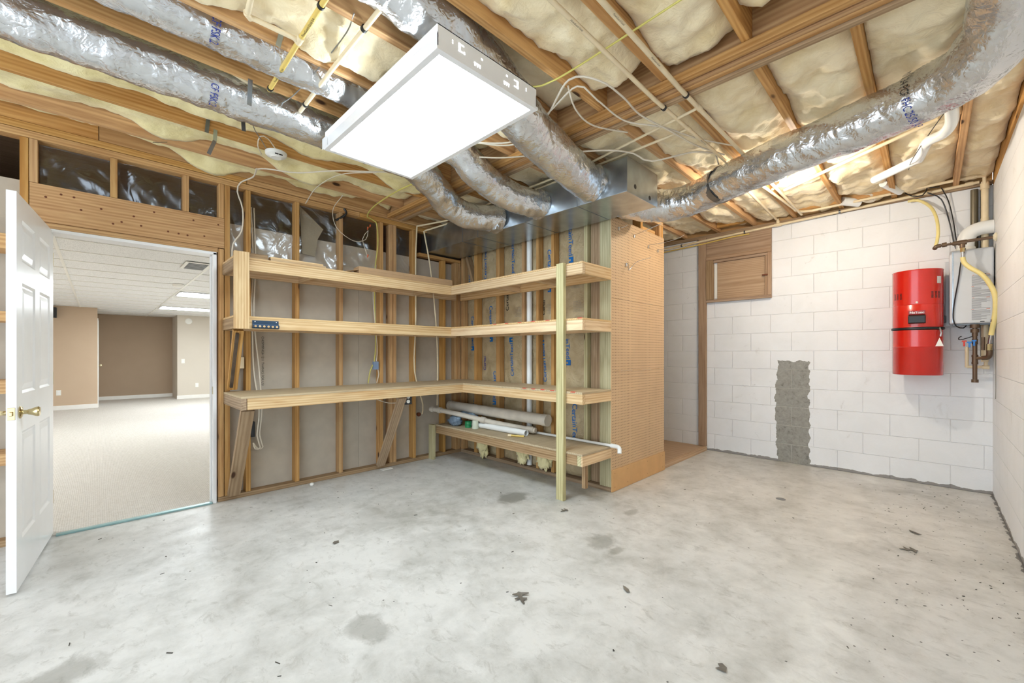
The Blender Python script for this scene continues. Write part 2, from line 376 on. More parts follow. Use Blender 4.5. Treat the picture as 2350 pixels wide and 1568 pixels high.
t = NT('clear_poly_sheeting'); g = t.coord(); t.bump(t.noise(g, 4, 3, 1.2), .03, .6)
gl = t.n('ShaderNodeBsdfGlossy'); gl.inputs['Roughness'].default_value = .22; gl.inputs['Color'].default_value = (.85, .9, .95, 1)
bp_ = [n for n in t.t.nodes if n.type == 'BUMP'][0]; t.l(bp_.outputs[0], gl.inputs['Normal'])
tr = t.n('ShaderNodeBsdfTransparent'); mx = t.n('ShaderNodeMixShader'); mx.inputs[0].default_value = .085
t.l(tr.outputs[0], mx.inputs[1]); t.l(gl.outputs[0], mx.inputs[2]); t.l(mx.outputs[0], t.t.nodes['Material Output'].inputs['Surface']); PLASTIC = t.m
t = NT('blue_grey_bag_film'); g = t.coord(); t.col(t.ramp(t.noise(g, 20, 3), [(.3, lin((92, 112, 132))), (.7, lin((140, 160, 178)))])); t.set(Roughness=.25); t.bump(t.noise(g, 40, 4, 1.5), .012); BAG = t.m

# ------------------------------------------------------------ big structure
YA, XB, XC, YD = 4.12, 3.20, 5.48, -.38
def struct(name, b, mat, bevel=0):
    o = b.build(name, mat, bevel=bevel); o['kind'] = 'structure'; return o
struct('floor', MB().box(-2.4, 5.62, -1.6, 4.14, -.12, 0), CONC)
struct('wall_right', MB().box(-1.2, 5.48, YD-.2, YD, -.1, 2.66), BLK_D)
struct('trim_4', MB().box(-1.2, 5.48, YD-.15, YD-.001, 2.661, 2.96), W_STUD)
struct('wall_back', MB().box(XC, XC+.2, YD-.2, 4.4, -.1, 2.68), BLK_C)
# ceiling: deck, joists, girder
ceil = empty('ceiling', (2, 2, 2.955), kind='structure')
bx('subfloor_deck', -2.4, 5.7, -.6, 4.4, 2.957, 2.975, W_PLYD, ceil, bevel=0)
YJ = [3.83, 3.425, 3.02, 2.612, 2.215, 1.805, 1.412, 1.01, .605, .205, -.2]
for y in YJ:
    bx('joist', -2.3, 2.236, y, y+.038, 2.72, 2.955, W_JOIST, ceil)
for y in YJ:
    bx('joist', 2.354, 5.46, y+.02, y+.058, 2.72, 2.955, W_JOIST, ceil)
bx('rim_board', -2.3, .002, YA+.01, YA+.048, 2.722, 2.955, W_JOIST, ceil); bx('rim_board', .006, 5.46, YA+.01, YA+.048, 2.722, 2.955, W_JOIST, ceil)
for k in range(3): bx('girder_ply', 2.238+k*.0385, 2.275+k*.0385, -.56, 4.11, 2.70-.004*k, 2.955, W_JOIST, ceil)
bx('ledger_strip', 2.198, 2.236, -.56, 4.11, 2.678, 2.718, W_JOIST, ceil); bx('ledger_strip', 2.354, 2.392, -.56, 4.11, 2.678, 2.718, W_GREY, ceil)
bx('sill_plate', XC-.03, XC+.11, YD, 4.1, 2.682, 2.718, W_GREY, ceil); bx('rim_board', XC+.01, XC+.05, YD, 4.1, 2.722, 2.955, W_STUD, ceil)
bx('blocking', 5.3, 5.345, .665, 1.03, 2.74, 2.94, W_STUD, ceil); bx('blocking', 5.3, 5.345, .265, .625, 2.74, 2.94, W_STUD, ceil); bx('blocking', 5.3, 5.345, 1.47, 1.82, 2.74, 2.94, W_STUD, ceil)
# left stud wall (with the doorway)
WA = empty('wall_left', (1.5, YA, 0), kind='structure')
Y0, Y1 = YA, YA+.089
bx('bottom_plate', .698, 3.288, Y0, Y1, 0, .038, W_GREY, WA); bx('bottom_plate', -2.3, -.28, Y0, Y1, 0, .038, W_GREY, WA)
bx('top_plate', -2.3, 1.9, Y0, Y1, 2.622, 2.668, W_STUD, WA); bx('top_plate', 1.902, 5.44, Y0, Y1, 2.622, 2.668, W_STUD, WA)
bx('top_plate', -2.3, .9, Y0, Y1, 2.672, 2.718, W_STUD, WA); bx('top_plate', .904, 5.44, Y0, Y1, 2.672, 2.718, W_STUD, WA)
for x, z0, z1 in ((.700, .04, 2.085), (.743, .04, 2.62), (.894, .04, 2.62), (1.285, .04, 2.62), (1.69, .04, 2.62), (2.122, .04, 2.62), (2.235, .04, 2.62), (2.276, .04, 2.62), (2.522, .04, 2.62), (2.932, .04, 2.34), (3.12, .04, 2.34), (3.162, .04, 2.34), (3.5, .04, 2.62), (3.9, .04, 2.62), (4.3, .04, 2.62),
                  (-.357, .04, 2.62), (-.317, 2.338, 2.62), (-.317, .04, 2.03), (.062, 2.338, 2.62), (.471, 2.338, 2.62), (.703, 2.338, 2.62), (-.76, .04, 2.62), (-1.17, .04, 2.62), (-1.6, .04, 2.62)):
    bx('stud', x, x+.0375, Y0, Y1, z0, z1, W_STUD, WA)
bx('header_beam', -.316, .741, Y0, Y0+.04, 2.09, 2.336, W_JOIST, WA); bx('header_beam', -.316, .741, Y0+.045, Y1, 2.09, 2.336, W_JOIST, WA)
bx('head_block', -.316, .698, Y0, Y1, 2.052, 2.088, W_STUD, WA)
bx('duct_header', 2.60, 3.2, Y0, Y1, 2.342, 2.378, W_STUD, WA)
for x0, x1 in ((.72, 1.93), (1.932, 3.1), (3.102, 5.4)): bx('drywall_panel', x0, x1, Y1+.001, Y1+.013, .012, 2.33, DRYW, WA, bevel=0)
bx('drywall_panel', -2.3, .72, Y1+.001, Y1+.013, 2.10, 2.36, DRYW, WA, bevel=0); bx('drywall_panel', -2.3, -.28, Y1+.001, Y1+.013, .012, 2.1, DRYW, WA, bevel=0)
for t_, s_, z in (('CHOPMPHGH1211 THANKS FOR USI', .027, 1.70),):
    lettering('printed_line', t_, s_, (1.035, Y1-.0005, 1.375), (0, 0, -1), (1, 0, 0), INK_BLK, WA)
# poly sheeting above the drywall, one sheet per bay
def sheet(x0, x1, z0, z1, seed):
    n, m_ = 22, 26; V = []; F = []
    for i in range(n+1):
        for j in range(m_+1):
            x = x0+(x1-x0)*i/n; z = z0+(z1-z0)*j/m_
            d = .05*noise.noise(Vector((x*5+seed, z*3, seed)))+.02*noise.noise(Vector((x*14+z*9, z*6-x*8, seed)))
            V.append((x, Y1-.012+max(-.03, min(.006, d)), z))
    for i in range(n):
        for j in range(m_):
            a = i*(m_+1)+j; F.append((a, a+m_+1, a+m_+2, a+1))
    o = MB().add(V, F).build('poly_sheeting', PLASTIC, WA, smooth=2)
    so = o.modifiers.new('thickness', 'SOLIDIFY'); so.thickness = .0006
for k, (a, b, c_) in enumerate(((.785, .892, 2.04), (.935, 1.283, 2.04), (1.326, 1.688, 2.04), (1.73, 2.12, 2.1), (2.316, 2.52, 2.1), (-.276, .06, 2.34), (.102, .469, 2.34), (.511, .701, 2.34))): sheet(a, b, c_, 2.62, k*3.1)
# door threshold strip and jambs
struct('trim_1', MB().box(-.20, .66, YA-.012, YA+.03, 0, .012), TEAL, .002)
jm = empty('trim_2', (.24, YA+.06, 0), kind='structure')
for a in ((.664, .688, 0, 2.045), (-.244, -.222, 0, 2.045)): bx('door_jamb', a[0], a[1], YA-.006, YA+.12, a[2], a[3], WHITE, jm)
bx('door_head_jamb', -.244, .688, YA-.006, YA+.12, 2.027, 2.05, WHITE, jm)
bx('door_stop', .652, .664, YA+.045, YA+.08, 0, 2.02, WHITE, jm); bx('strike_plate', .6625, .6645, YA+.002, YA+.03, .89, .95, BRASS, jm, bevel=0)
# back stud wall B with kraft-faced batts
WB = empty('wall_middle', (XB, 3.0, 0), kind='structure')
bx('bottom_plate', XB, XB+.089, 1.98, YA-.001, 0, .038, W_GREY, WB); bx('top_plate', XB, XB+.089, 1.98, YA-.001, 2.672, 2.716, W_STUD, WB); bx('top_plate', XB, XB+.089, 1.98, YA-.001, 2.622, 2.668, W_STUD, WB)
for y0, y1 in ((4.075, 4.115), (3.805, 3.862), (3.42, 3.474), (3.03, 3.07), (2.832, 2.866), (2.626, 2.664), (2.232, 2.27)):
    bx('stud', XB, XB+.0885, y0, y1, .04, 2.62, W_TREAT if y0 < 2.6 else W_STUD, WB)
bx('wide_stud', XB+.05, XB+.089, 2.102, 2.228, .04, 2.62, W_GREY, WB)
bx('corner_plank', XB, XB+.038, 1.982, 2.098, .04, 2.62, W_TREAT, WB)
beam('diagonal_brace', (XB+.03, 4.0, 2.40), (XB+.03, 3.86, 2.02), .04, .085, W_GREY, WB, up=(1, 0, 0))
def kdepth(y0, y1, seed, y, z):
    e = max(0, math.sin(math.pi*min(1, max(0, (y-y0)/(y1-y0)))))
    return .016*e+.014*e*noise.noise(Vector((y*9, z*7, seed)))+.02*e*max(0, noise.noise(Vector((y*3, z*2.3+seed, 2))))
BAYS = ((3.864, 4.073), (3.476, 3.803), (3.072, 3.418), (2.868, 3.028), (2.666, 2.83), (2.272, 2.624))
def kraft(y0, y1, seed):
    n, m_ = 14, 70; V = []; F = []
    for i in range(n+1):
        for j in range(m_+1):
            y = y0+(y1-y0)*i/n; z = .05+2.5*j/m_; d = kdepth(y0, y1, seed, y, z)
            V.append((XB+.075-d, y, z))
    for i in range(n):
        for j in range(m_):
            a = i*(m_+1)+j; F.append((a, a+1, a+m_+2, a+m_+1))
    n0 = len(V); 
    o = MB().add(V, F).build('kraft_faced_batt', KRAFT, WB, smooth=2)
    so = o.modifiers.new('thickness', 'SOLIDIFY'); so.thickness = .012; so.offset = 1
    return o
KB = [kraft(a, b, k*5.) for k, (a, b) in enumerate(BAYS)]
XT = XB+.0335
def ct(bay, y, z, down=True, size=.075, txt='CertainTeed', mk=True, tilt=.0, mat=None):
    d = Vector((0, tilt, -1)) if down else Vector((0, -tilt, 1)); d.normalize()
    yd = Vector((0, -1, 0)) if not down else Vector((0, 1, 0))
    # seen from -X: image right is -Y
    if down: yd = Vector((0, -1, 0)); 
    u = Vector((-1, 0, 0)); yd = u.cross(d)
    o = lettering('printed_logo_text', txt, size, (XT, y, z), d, yd, mat or INK_BLUE, KB[bay], bold=size*.03, extra=mk)
    for v in o.data.vertices: v.co.x = XB+.0715-kdepth(*BAYS[bay], bay*5., v.co.y, v.co.z)
ct(0, 4.0, 2.02, False, .07, 'CertainTeed'); ct(0, 3.98, 1.68, True, .07, 'CertainTeed'); ct(0, 3.93, 1.02, True, .07)
ct(1, 3.70, 2.10, False, .07, 'CertainTeed'); ct(1, 3.64, 1.78, True, .07); ct(1, 3.72, 1.02, False, .065, 'Certai', False, mat=INK_NAVY); ct(1, 3.58, 1.02, True, .065, 'CertainTeed')
ct(2, 3.27, 2.48, True, .072); ct(2, 3.33, 1.70, False, .07, 'Certai', False, mat=INK_BLK); ct(2, 3.24, .97, False, .072, tilt=-.05)
ct(4, 2.755, 2.28, True, .072); ct(4, 2.77, .93, False, .072, 'CertainTeed', True, tilt=-.1); ct(4, 2.80, 1.62, False, .06, 'Certai', False, mat=INK_BLK)
ct(5, 2.49, 2.56, True, .076, 'CertainTeed'); ct(5, 2.52, 1.37, True, .072, 'inTeed'); ct(5, 2.44, .74, True, .075, 'CertainTeed')
for (k, y, z) in ((5, 2.36, 1.72), (4, 2.7, 1.72), (2, 3.16, 1.72), (5, 2.38, 1.95)):
    for q in range(7): lettering('printed_small_text', 'R-13 KRAFT FACED BATT'[:14+q % 5], .011, (XT+.0, y+.07, z-q*.016), (0, -1, 0), (0, 0, 1), INK_GREY, KB[k])
for o in [q for q in COL.objects if q.name.startswith('printed_small_text')]:
    bay = KB.index(o.parent)
    for v in o.data.vertices: v.co.x = XB+.0715-kdepth(*BAYS[bay], bay*5., v.co.y, v.co.z)
# peg partition framing
bx('stud', 3.33, 3.37, 1.985, 2.074, .04, 2.56, W_STUD, WB); bx('stud', 3.74, 3.78, 1.985, 2.074, .04, 2.56, W_STUD, WB); bx('stud', 4.18, 4.22, 1.985, 2.074, .04, 2.56, W_STUD, WB); bx('stud', 4.135, 4.176, 1.985, 2.074, .04, 2.56, W_STUD, WB)
bx('bottom_plate', XB+.09, 4.22, 1.985, 2.074, 0, .038, W_GREY, WB); bx('top_plate', XB+.09, 4.22, 1.985, 2.074, 2.562, 2.60, W_STUD, WB); bx('blocking', 3.79, 4.13, 2.03, 2.07, 2.40, 2.50, W_STUD, WB)
# alcove beyond: raised plywood floor, post on the block wall
AF = empty('trim_3', (4.85, 3, 0), kind='structure')
bx('alcove_floor', 4.224, 5.47, 2.03, 4.1, .012, .045, W_PLYD, AF, bevel=0); bx('floor_edge_board', 4.224, 5.44, 1.985, 2.028, 0, .05, W_PLYD, AF)
bx('wall_post', 5.432, 5.472, 1.995, 2.088, .05, 2.68, W_WIN, AF); bx('loose_board', 4.35, 4.72, 2.25, 2.42, .046, .06, W_GREY, AF)
# boarded basement window
WN = empty('window_1', (5.46, 1.64, 2.2), kind='structure')
bx('header_board', 5.44, 5.475, 1.28, 1.993, 2.44, 2.68, W_WIN, WN); bx('frame_board', 5.425, 5.475, 1.28, 1.993, 2.385, 2.437, W_WIN, WN)
bx('frame_board', 5.43, 5.475, 1.28, 1.993, 1.862, 1.895, W_WIN, WN); bx('frame_board', 5.425, 5.475, 1.91, 1.993, 1.896, 2.384, W_GREY, WN); bx('frame_board', 5.43, 5.475, 1.28, 1.315, 1.896, 2.384, W_WIN, WN)
bx('inner_stop', 5.44, 5.472, 1.316, 1.909, 2.352, 2.384, W_WIN, WN); bx('inner_stop', 5.44, 5.472, 1.316, 1.345, 1.896, 2.351, W_WIN, WN)
bx('plywood_panel', 5.462, 5.477, 1.347, 1.87, 1.9, 2.35, W_PLYD, WN); bx('white_gap_strip', 5.468, 5.476, 1.872, 1.905, 1.91, 2.33, WHITEP, WN, bevel=0)  # white plastic strip fills the gap beside the plywood panel
bx('latch', 5.425, 5.44, 1.31, 1.37, 2.12, 2.135, RUST, WN)
# ------------------------------------------------------------ room beyond the doorway
struct('floor_carpet', MB().box(-3, 7, 4.14, 15.4, -.1, .006), CARPET)
struct('wall_far_left', MB().box(-3, -.01, 13.2, 15.4, 0, 2.26), BEIGE)
struct('wall_far', MB().box(-.02, 1.56, 15.2, 15.4, 0, 2.26), TAN)
struct('wall_far_right', MB().box(1.50, 7, 14.17, 15.4, 0, 2.26), GREIGE)
struct('wall_far_west', MB().box(-3.1, -3, 4.22, 15.4, 0, 2.26), BEIGE); struct('wall_far_east', MB().box(7, 7.1, 4.22, 15.4, 0, 2.26), GREIGE)
struct('wall_plenum', MB().box(-3.1, 7.1, 15.4, 15.5, 0, 2.98).box(-3.1, -3, 4.22, 15.4, 2.26, 2.98).box(7, 7.1, 4.22, 15.4, 2.26, 2.98), TAN)
struct('ceiling_deck', MB().box(-3.1, 7.1, 4.4, 15.5, 2.957, 2.98), W_PLYD)
struct('wall_end', MB().box(5.7, 7, 4.22, 4.4, 0, 2.96).box(-3.1, -2.3, 4.15, 4.25, 0, 2.96), TAN)
struct('baseboard_left', MB().box(-3, -.005, 13.185, 13.2, .006, .1), TRIMW, .003); struct('baseboard_far', MB().box(-.01, 1.5, 15.185, 15.2, .006, .1), TRIMW, .003); struct('baseboard_right', MB().box(1.49, 7, 14.155, 14.17, .006, .1), TRIMW, .003)
d2 = empty('door_2', (0, 14, 0), kind='structure')
bx('door_casing', -.01, .005, 13.26, 13.34, 0, 2.02, TRIMW, d2); bx('door_leaf', -.008, .01, 13.4, 14.2, 0, 1.98, WHITE, d2)
MB().lathe([(0, .06), (.025, .05), (.03, .035), (.012, .02), (.012, 0)], (.01, 13.46, .95), 16, 'x').build('door_knob', BRASS, d2, smooth=True)
# drop ceiling
dc = empty('ceiling_far', (2, 8, 2.25), kind='structure')
FL = [(.96, 8.75), (.96, 11.7), (3.4, 8.1), (3.4, 5.6), (-2.72, 8.1), (-2.72, 5.6), (3.4, 11.2)]  # first two are in view; the rest are unseen lamps added for lighting
MB().box(-3, 7, 4.225, 15.4, 2.252, 2.262).build('ceiling_tile_field', TILE, dc)
g_ = MB()
for i in range(9): g_.box(-2.72+i*1.22-.012, -2.72+i*1.22+.012, 4.23, 15.3, 2.246, 2.2525)
g_.build('main_runners', WHITEP, dc)
g_ = MB()
for i in range(18): g_.box(-3, 7, 4.85+i*.61-.012, 4.85+i*.61+.012, 2.2455, 2.253)
g_.build('cross_tees', WHITEP, dc)
struct('wall_above_doorway', MB().box(-3.1, 7, 4.222, 4.232, 2.05, 2.25), TILE)
for k, (x, y) in enumerate(FL):
    if k < 2: lb = ('lit recessed ceiling panel nearest the doorway in the carpeted room', 'lit recessed ceiling panel farther back in the carpeted room')[k]
    else: lb = 'unseen panel light added to brighten the carpeted room, '+('second row right of the doorway', 'first row right of the doorway', 'second row left of the doorway', 'first row left of the doorway', 'last row right of the doorway')[k-2]
    f_ = empty('ceiling_light', (x+.6, y+.3, 2.24), lb, 'light', 'recessed panel lights of the carpeted room')
    bx('frame', x, x+1.2, y, y+.6, 2.238, 2.2445, WHITE, f_, bevel=0)
    bx('lens', x+.03, x+1.17, y+.03, y+.57, 2.232, 2.2375, LENS_FAR, f_, bevel=0)
v_ = empty('ceiling_vent', (.85, 5.5, 2.24), 'white louvred vent in the drop ceiling just past the doorway', 'vent')
bx('frame', .69, .93, 5.80, 6.30, 2.236, 2.2445, WHITEP, v_)
for k in range(5): bx('slat', .72, .90, 5.85+k*.085, 5.905+k*.085, 2.230, 2.2355, DARKMETAL, v_, bevel=0)
sd = empty('smoke_detector', (.84, 7.85, 2.24), 'round white smoke detector beside the first recessed panel light', 'detector')
MB().lathe([(0, -.045), (.04, -.045), (.062, -.03), (.07, 0)], (.84, 7.85, 2.246), 24).build('housing', WHITEP, sd, smooth=True)
def outlet(name, label, cat, x, y, z, holes, h=.115):
    o = empty(name, (x, y, z), label, cat); bx('cover_plate', x-.036, x+.036, y-.006, y, z-h/2, z+h/2, WHITEP, o, bevel=.002)
    for q in holes: bx('socket' if cat == 'outlet' else 'toggle', x-.014, x+.014, y-.009, y-.006, z+q-.014, z+q+.014, WHITE, o, bevel=.001)
outlet('wall_outlet', 'wall outlet low on the beige wall left of the far door', 'outlet', -.60, 13.2, .38, (-.022, .022))
outlet('wall_outlet', 'wall outlet low on the pale grey wall at the far right', 'outlet', 1.92, 14.17, .36, (-.022, .022))
outlet('light_switch', 'white light switch halfway up the pale grey far wall', 'switch', 1.62, 14.17, 1.02, (0,))
MB().lathe([(0, -.02), (.05, -.018), (.075, -.006), (.08, 0)], (1.74, 14.17, 2.1), 24, 'y').build('wall_sensor', WHITEP, smooth=True); tag(bpy.data.objects['wall_sensor'], 'round white sensor high on the pale grey far wall', 'sensor')
sp_ = empty('speaker', (-.64, 13.1, 2.1), 'small black speaker mounted high on the beige far wall', 'speaker')
bx('cabinet', -.74, -.62, 13.0, 13.14, 1.98, 2.2, BLACK, sp_, bevel=.01); bx('bracket', -.7, -.66, 13.14, 13.2, 2.06, 2.1, BLACK, sp_)

# ------------------------------------------------------------ the open six-panel door
hx = Vector((-.214, 4.163, .012)); du = Vector((-.078, -.906, 0)).normalized(); dn = Vector((du.y, -du.x, 0)); dn = -dn if dn.x < 0 else dn
DM = Matrix(((du.x, dn.x, 0, hx.x), (du.y, dn.y, 0, hx.y), (0, 0, 1, hx.z), (0, 0, 0, 1)))
door = empty('door_1', hx, kind='structure')
b = MB().box(0, .91, -.0275, -.0075, 0, 2.03)
cols = ((.11, .40), (.51, .80)); rows = ((.24, .80), (1.0, 1.58), (1.69, 1.91))
for side in (0, 1):
    y0, y1 = (-.0075, 0) if side else (-.035, -.0275)
    for x0, x1 in ((0, .11), (.40, .51), (.80, .91)): b.box(x0, x1, y0, y1, 0, 2.03)
    for z0, z1 in ((0, .24), (.80, 1.0), (1.58, 1.69), (1.91, 2.03)):
        for x0, x1 in cols: b.box(x0, x1, y0, y1, z0, z1)
    f = 1 if side else -1; yb = -.0075 if side else -.0275; yt = yb+f*.006
    for x0, x1 in cols:
        for z0, z1 in rows:
            a, e = .022, .05
            o4 = [(x0+a, yb, z0+a), (x1-a, yb, z0+a), (x1-a, yb, z1-a), (x0+a, yb, z1-a)]
            i4 = [(x0+e, yt, z0+e), (x1-e, yt, z0+e), (x1-e, yt, z1-e), (x0+e, yt, z1-e)]
            b.add(o4+i4, [(0, 1, 5, 4), (1, 2, 6, 5), (2, 3, 7, 6), (3, 0, 4, 7), (4, 5, 6, 7)])
            # moulding lip round the recess
            lip = [(x0, yb+f*.0075, z0), (x1, yb+f*.0075, z0), (x1, yb+f*.0075, z1), (x0, yb+f*.0075, z1)]
            li = [(x0+.014, yb, z0+.014), (x1-.014, yb, z0+.014), (x1-.014, yb, z1-.014), (x0+.014, yb, z1-.014)]
            b.add(lip+li, [(0, 1, 5, 4), (1, 2, 6, 5), (2, 3, 7, 6), (3, 0, 4, 7)])
slab = b.build('door_leaf', WHITE, door, m=DM)
def dl(b, name, mat, par=door, **k): return b.build(name, mat, par, m=DM, **k)
for f in (1, -1):
    y0 = 0 if f > 0 else -.035; P = [(.0, .0), (.032, .0), (.032, .004), (.026, .008), (.011, .012), (.011, .026), (.014, .03), (.017, .042), (.024, .055), (.026, .064), (.022, .070), (.012, .072), (.0, .0715)]
    dl(MB().lathe([(r, y0+f*h) for r, h in P], (.848, 0, .905), 28, 'y'), 'door_knob', BRASS, smooth=True)
dl(MB().box(.9095, .912, -.031, -.004, .873, .935), 'latch_plate', BRASS, bevel=.002)
dl(MB().box(.911, .921, -.024, -.011, .893, .915), 'latch_bolt', BRASS, bevel=.003)
for z in (.2, 1.0, 1.8): dl(MB().box(-.012, .0, -.03, .001, z, z+.09), 'hinge', BRASS, bevel=.002)

# shelves glimpsed behind the door
bs = empty('wall_shelving', (-.9, 3.95, .55), 'rough dark shelves on the stud wall behind the open white door', 'shelves')
for z0, z1 in ((1.85, 1.94), (1.415, 1.475), (.98, 1.06), (.55, .62)): bx('shelf_board', -1.9, -.37, 3.9, 4.118, z0, z1, W_STUD, bs)

# ------------------------------------------------------------ L-shaped bench and shelves
U = empty('corner_shelving', (2.9, 3.9, 0), 'L-shaped raw lumber workbench with two long shelves above and a low shelf', 'shelving')
def level(pname, ya, xa, z, tm, end_r=True):
    top = z; th = .016
    V = [(xa, ya, 0), (2.765, ya, 0), (2.765, 1.976, 0), (3.197, 1.976, 0), (3.197, 4.117, 0), (xa, 4.117, 0)]
    p = MB().prism([(x, y, top-th) for x, y, _ in V], (0, 0, th)).build(pname, tm, U, bevel=.0015)
    zb, zt = top-th-.084, top-th-.0005
    bx('front_board', xa+.04, 2.7645, ya, ya+.037, zb, zt, W_SHELF, p); bx('front_board', 2.766, 2.803, 1.976, ya+.03, zb, zt, W_SHELF, p)
    bx('end_board', xa, xa+.037, ya+.001, 4.117, zb, zt, W_GREY, p); bx('end_board', 2.805, 3.197, 1.976, 2.013, zb, zt, W_SHELF, p)
    bx('rear_board', xa+.04, 3.1, 4.08, 4.117, zb, zt, W_SHELF, p); bx('rear_board', 3.16, 3.197, 2.015, 4.078, zb, zt, W_SHELF, p)
    for x in (1.30, 2.0, 2.5): bx('cross_board', x, x+.037, ya+.039, 4.078, zb+.002, zt, W_SHELF, p)
    for y in (2.5, 3.05): bx('cross_board', 2.805, 3.158, y, y+.037, zb+.002, zt, W_SHELF, p)
    return p
BT = level('workbench_top', 3.526, .735, .906, W_BENCH)
MT = level('middle_shelf', 3.73, .727, 1.512, W_PLY)
TT = level('top_shelf', 3.73, .727, 1.968, W_PLY)
for (zz, k) in ((1.512, MT), (.906, BT)):
    for q in range(7 if k is MT else 6):
        y = (3.0-q*.17) if k is MT else (2.6-q*.11)
        MB().box(2.764, 2.79, y, y+.045, zz-.006, zz+.0012).build('red_mark', REDPAINT, k)
for m_ in (MT, TT): pass
bx('hanging_post', .727, .826, 3.691, 3.7285, 1.410, 2.0, W_SHELF, U)
bx('tall_post', 2.722, 2.760, 2.137, 2.213, 0, 1.972, W_TREAT, U)
lb = MB().prism([(2.765, 1.976, .389), (3.197, 1.976, .389), (3.197, 4.03, .389), (2.765, 4.03, .389)], (0, 0, .017)).build('low_shelf', W_BENCH, U, bevel=.0015)
bx('front_board', 2.766, 2.803, 2.03, 4.03, .304, .388, W_GREY, lb); bx('corner_block', 2.766, 2.85, 1.99, 2.028, .304, .388, W_TREAT, lb); bx('end_board', 2.766, 3.197, 1.976, 1.989, .304, .388, W_SHELF, lb); bx('rear_board', 3.16, 3.197, 2.04, 4.03, .304, .388, W_GREY, lb)
bx('leg', 2.727, 2.765, 4.03, 4.117, 0, .40, W_TREAT, U); bx('leg', 2.83, 2.866, 1.992, 2.03, .11, .303, W_GREY, U)
beam('support_brace', (.79, 3.59, .80), (.80, 4.085, .05), .088, .037, W_GREY, U, up=(0, 1, .6)); beam('support_brace', (2.08, 3.59, .80), (2.11, 4.085, .045), .085, .037, W_GREY, U, up=(0, 1, .6))
br = beam('shelf_brace', (.775, 3.80, 1.405), (.785, 4.07, .93), .07, .037, W_STUD, U, up=(0, 1, .5))
BARK = plain('dark_bark', (84, 70, 56), .9, bump=.004, bs=80, var=.3)
MB().tube(smooth_path([(.757, 3.775, 1.40), (.775, 3.85, 1.26), (.765, 3.93, 1.13), (.772, 4.03, .95)], .03), [.012]*100, 8).build('bark_edge', BARK, br, smooth=True) if False else None
beam('bark_edge', (.765, 3.785, 1.38), (.772, 4.04, .95), .022, .037, BARK, br, up=(0, 1, .5))

# things on the shelves
cb = empty('cardboard_box', (2.25, 3.8, 1.97), 'long flat brown cardboard box lying on the top shelf', 'box')
MB().box(1.72, 2.79, 3.745, 3.86, 1.9685, 2.035).build('carton', CARD, cb, bevel=.002)
MB().prism([(1.718, 3.745, 2.0), (1.60, 3.75, 1.972), (1.60, 3.83, 1.972), (1.718, 3.86, 2.0)], (0, 0, .004)).build('open_flap', CARD, cb)
MB().box(1.73, 2.78, 3.744, 3.7451, 2.003, 2.0045).build('tape_seam', W_GREY, cb)
tag(bx('lumber_strip', .985, 1.42, 3.74, 3.80, 1.9685, 1.985, W_SHELF), 'pale wood strip lying on the top shelf, lower of two', 'board', 'strips on the top shelf')
tag(bx('lumber_strip', .985, 1.40, 3.75, 3.81, 1.9855, 2.003, W_SHELF), 'pale wood strip stacked on another on the top shelf', 'board', 'strips on the top shelf')
tag(bx('wood_block', .83, .965, 3.74, 3.80, 1.9685, 2.006, W_GREY), 'short weathered wood block at the left end of the top shelf', 'block')
rk = empty('tool_rack', (.945, 3.72, 1.45), 'small dark blue steel tool rack with punched holes on middle shelf edge', 'rack')
RKM = plain('blue_grey_steel', (62, 84, 108), .3, .6)
MB().box(.852, 1.038, 3.7255, 3.7295, 1.418, 1.482).build('back_plate', RKM, rk, bevel=.001)
MB().prism([(.852, 3.7255, 1.452), (.852, 3.705, 1.445), (.852, 3.705, 1.425), (.852, 3.709, 1.421), (.852, 3.7255, 1.44)], (.186, 0, 0)).build('hole_shelf', RKM, rk)
for k in range(6): MB().lathe([(0, 3.703), (.0085, 3.7035), (.0085, 3.706)], (.87+k*.03, 0, 1.435), 14, 'y').build('punched_hole', W_SHELF, rk)
for x in (.87, 1.02): MB().lathe([(0, 3.721), (.004, 3.722), (.004, 3.7255)], (x, 0, 1.47), 10, 'y').build('screw', STEEL, rk)

# on the low shelf
Zs = .4065
bp = empty('drain_pipe', (3.06, 3.3, .5), 'fat grey capped plastic pipe lying along the low shelf', 'pipe')
MB().tube([(3.0, 4.06, .60), (3.075, 2.62, .575)], .055, 28).build('barrel', PVCG, bp, smooth=True)
d_ = (Vector((3.075, 2.62, .575))-Vector((3.0, 4.06, .60))).normalized()
MB().tube([Vector((3.075, 2.66, .5757)), Vector((3.077, 2.60, .5747))], .0585, 28).build('end_cap', PVCG, bp, smooth=True)
MB().tube([Vector((3.002, 4.02, .599)), Vector((3.0, 4.07, .600))], .0585, 28).build('coupling', PVCG, bp, smooth=True)
gp = empty('drain_pipe', (3.0, 3.3, .45), 'slim grey drain pipe with couplings under the fat capped pipe', 'pipe')
P = [Vector((2.71, 4.06, .585)), Vector((2.80, 3.86, .565)), Vector((2.99, 3.3, .487)), Vector((3.10, 2.78, .452))]
MB().tube(smooth_path(P, .05), .027, 20).build('barrel', PVCG, gp, smooth=True)
for a, e in ((.02, .05), (.1, .13), (.5, .54), (.93, .99)):
    q = smooth_path(P, .01); n_ = len(q); MB().tube([q[int(a*(n_-1))], q[int(e*(n_-1))]], .034, 20).build('coupling', PVCG, gp, smooth=True)
